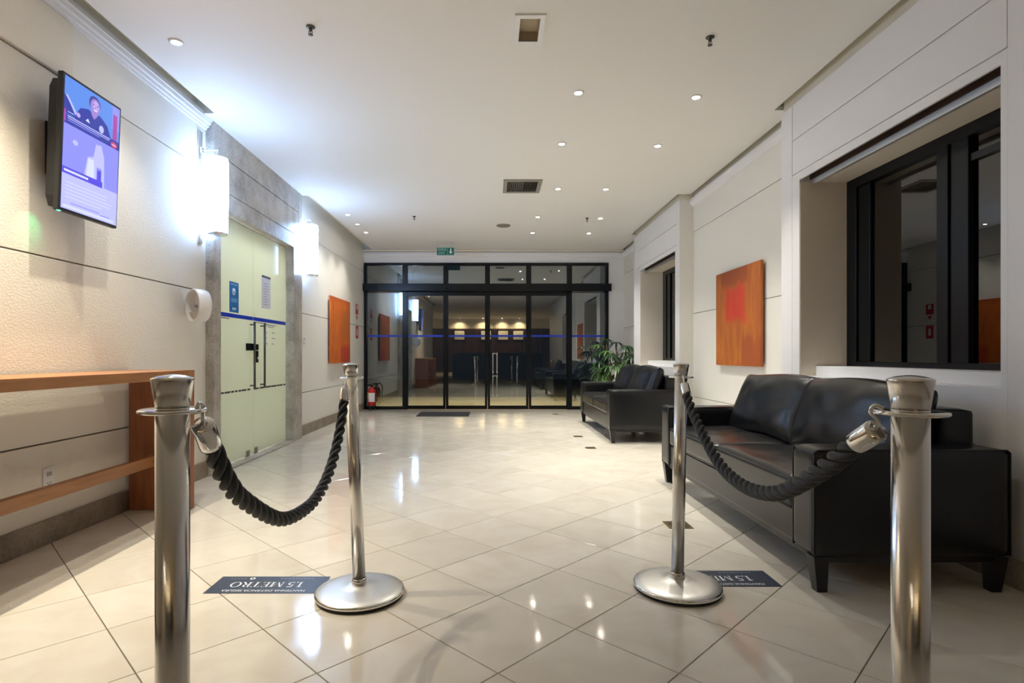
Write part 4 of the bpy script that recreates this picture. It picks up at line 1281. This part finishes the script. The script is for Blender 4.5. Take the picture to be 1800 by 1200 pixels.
q = MB(); q.lathe([(.018, .425), (.02, .455), (.01, .465)], n=16); q.box(-.075, .01, -.01, .01, .46, .475); q.box(-.07, .01, -.01, .01, .44, .45); q.build('valve', 'rubber', fe)
pts, _ = spline([(.015, 0, .445), (.06, -.02, .47), (.105, -.02, .40), (.10, -.01, .28), (.09, 0, .16)], 24)
q = MB(); q.tube(pts, .009, 8); q.build('hose', 'rubber', fe)

# ------------------------------------------------------------------ potted palm
pl = thing('potted_palm', 'potted lady palm with drooping green fronds in corner behind far sofa', 'plant', (2.09, 9.6, 0))
q = MB(); q.lathe([(.13, 0), (.15, .01), (.19, .36), (.20, .37), (.18, .37), (.175, .33), (.02, .33)], n=28); q.build('pot', 'pot_grey', pl)
q = MB(); q.lathe([(.17, .331), (.02, .345)], n=20); q.build('soil', 'soil', pl)
rnd = random.Random(5)
def frond(base, az, length, droop, mat):
    """palmate leaf: petiole end with fan of leaflets"""
    mb = MB()
    d = Vector((math.cos(az), math.sin(az), 0))
    pet = [base, base + d * length * .28 + Vector((0, 0, length * .30)), base + d * length * .55 + Vector((0, 0, length * .34))]
    pp, _ = spline(pet, 8)
    mb.tube(pp, .0035, 5)
    tip = pp[-1]
    nl = rnd.randint(7, 9)
    side = Vector((-d.y, d.x, 0))
    for k in range(nl):
        a = R(-105 + 210 * k / (nl - 1) + rnd.uniform(-6, 6))
        ld_ = (d * math.cos(a) + side * math.sin(a))
        L = length * rnd.uniform(.62, .80) * (1 - .25 * abs(a) / 2)
        wv = ld_.cross(Vector((0, 0, 1))).normalized()
        vs = []; m = 6
        for i in range(m + 1):
            t = i / m
            c = tip + ld_ * L * t + Vector((0, 0, 1)) * (L * (.10 * t - droop * t * t))
            wd_ = .017 * (math.sin(math.pi * min(1, t * .92 + .08)) ** .6) + .001
            fold = Vector((0, 0, -wd_ * .35))
            vs += [c - wv * wd_ + fold, c, c + wv * wd_ + fold]
        fs = []
        for i in range(m):
            for j in range(2): fs.append((i * 3 + j, i * 3 + j + 1, i * 3 + j + 4, i * 3 + j + 3))
        mb.add([(min(p.x, .30), max(min(p.y, .68), -.56), p.z) for p in vs], fs, 0, True)
    mb.build('frond', mat, pl, fix=False)
for s_ in range(7):
    a = s_ * 2 * math.pi / 7 + .3
    b0 = Vector((.07 * math.cos(a), .07 * math.sin(a), .33)); hgt = (.62, 1.12, .80, 1.18, .70, 1.05, .95)[s_]
    top = Vector((.13 * math.cos(a) * (1 + .3 * s_ / 7), .13 * math.sin(a), hgt))
    q = MB(); pp, _ = spline([b0, b0.lerp(top, .5) + Vector((0, 0, .02)), top], 8); q.tube(pp, .010, 7); q.build('stem', 'stem_brown', pl)
    for k in range(6):
        t = .45 + .55 * k / 5
        base = b0.lerp(top, t)
        az = a + rnd.uniform(-1.9, 1.9)
        L = rnd.uniform(.34, .46)
        # keep clear of wall and glass
        dx, dy = math.cos(az), math.sin(az)
        if dx > .55: L *= .72
        if dx < -.3: L *= .72
        if dy > .6: L *= .85
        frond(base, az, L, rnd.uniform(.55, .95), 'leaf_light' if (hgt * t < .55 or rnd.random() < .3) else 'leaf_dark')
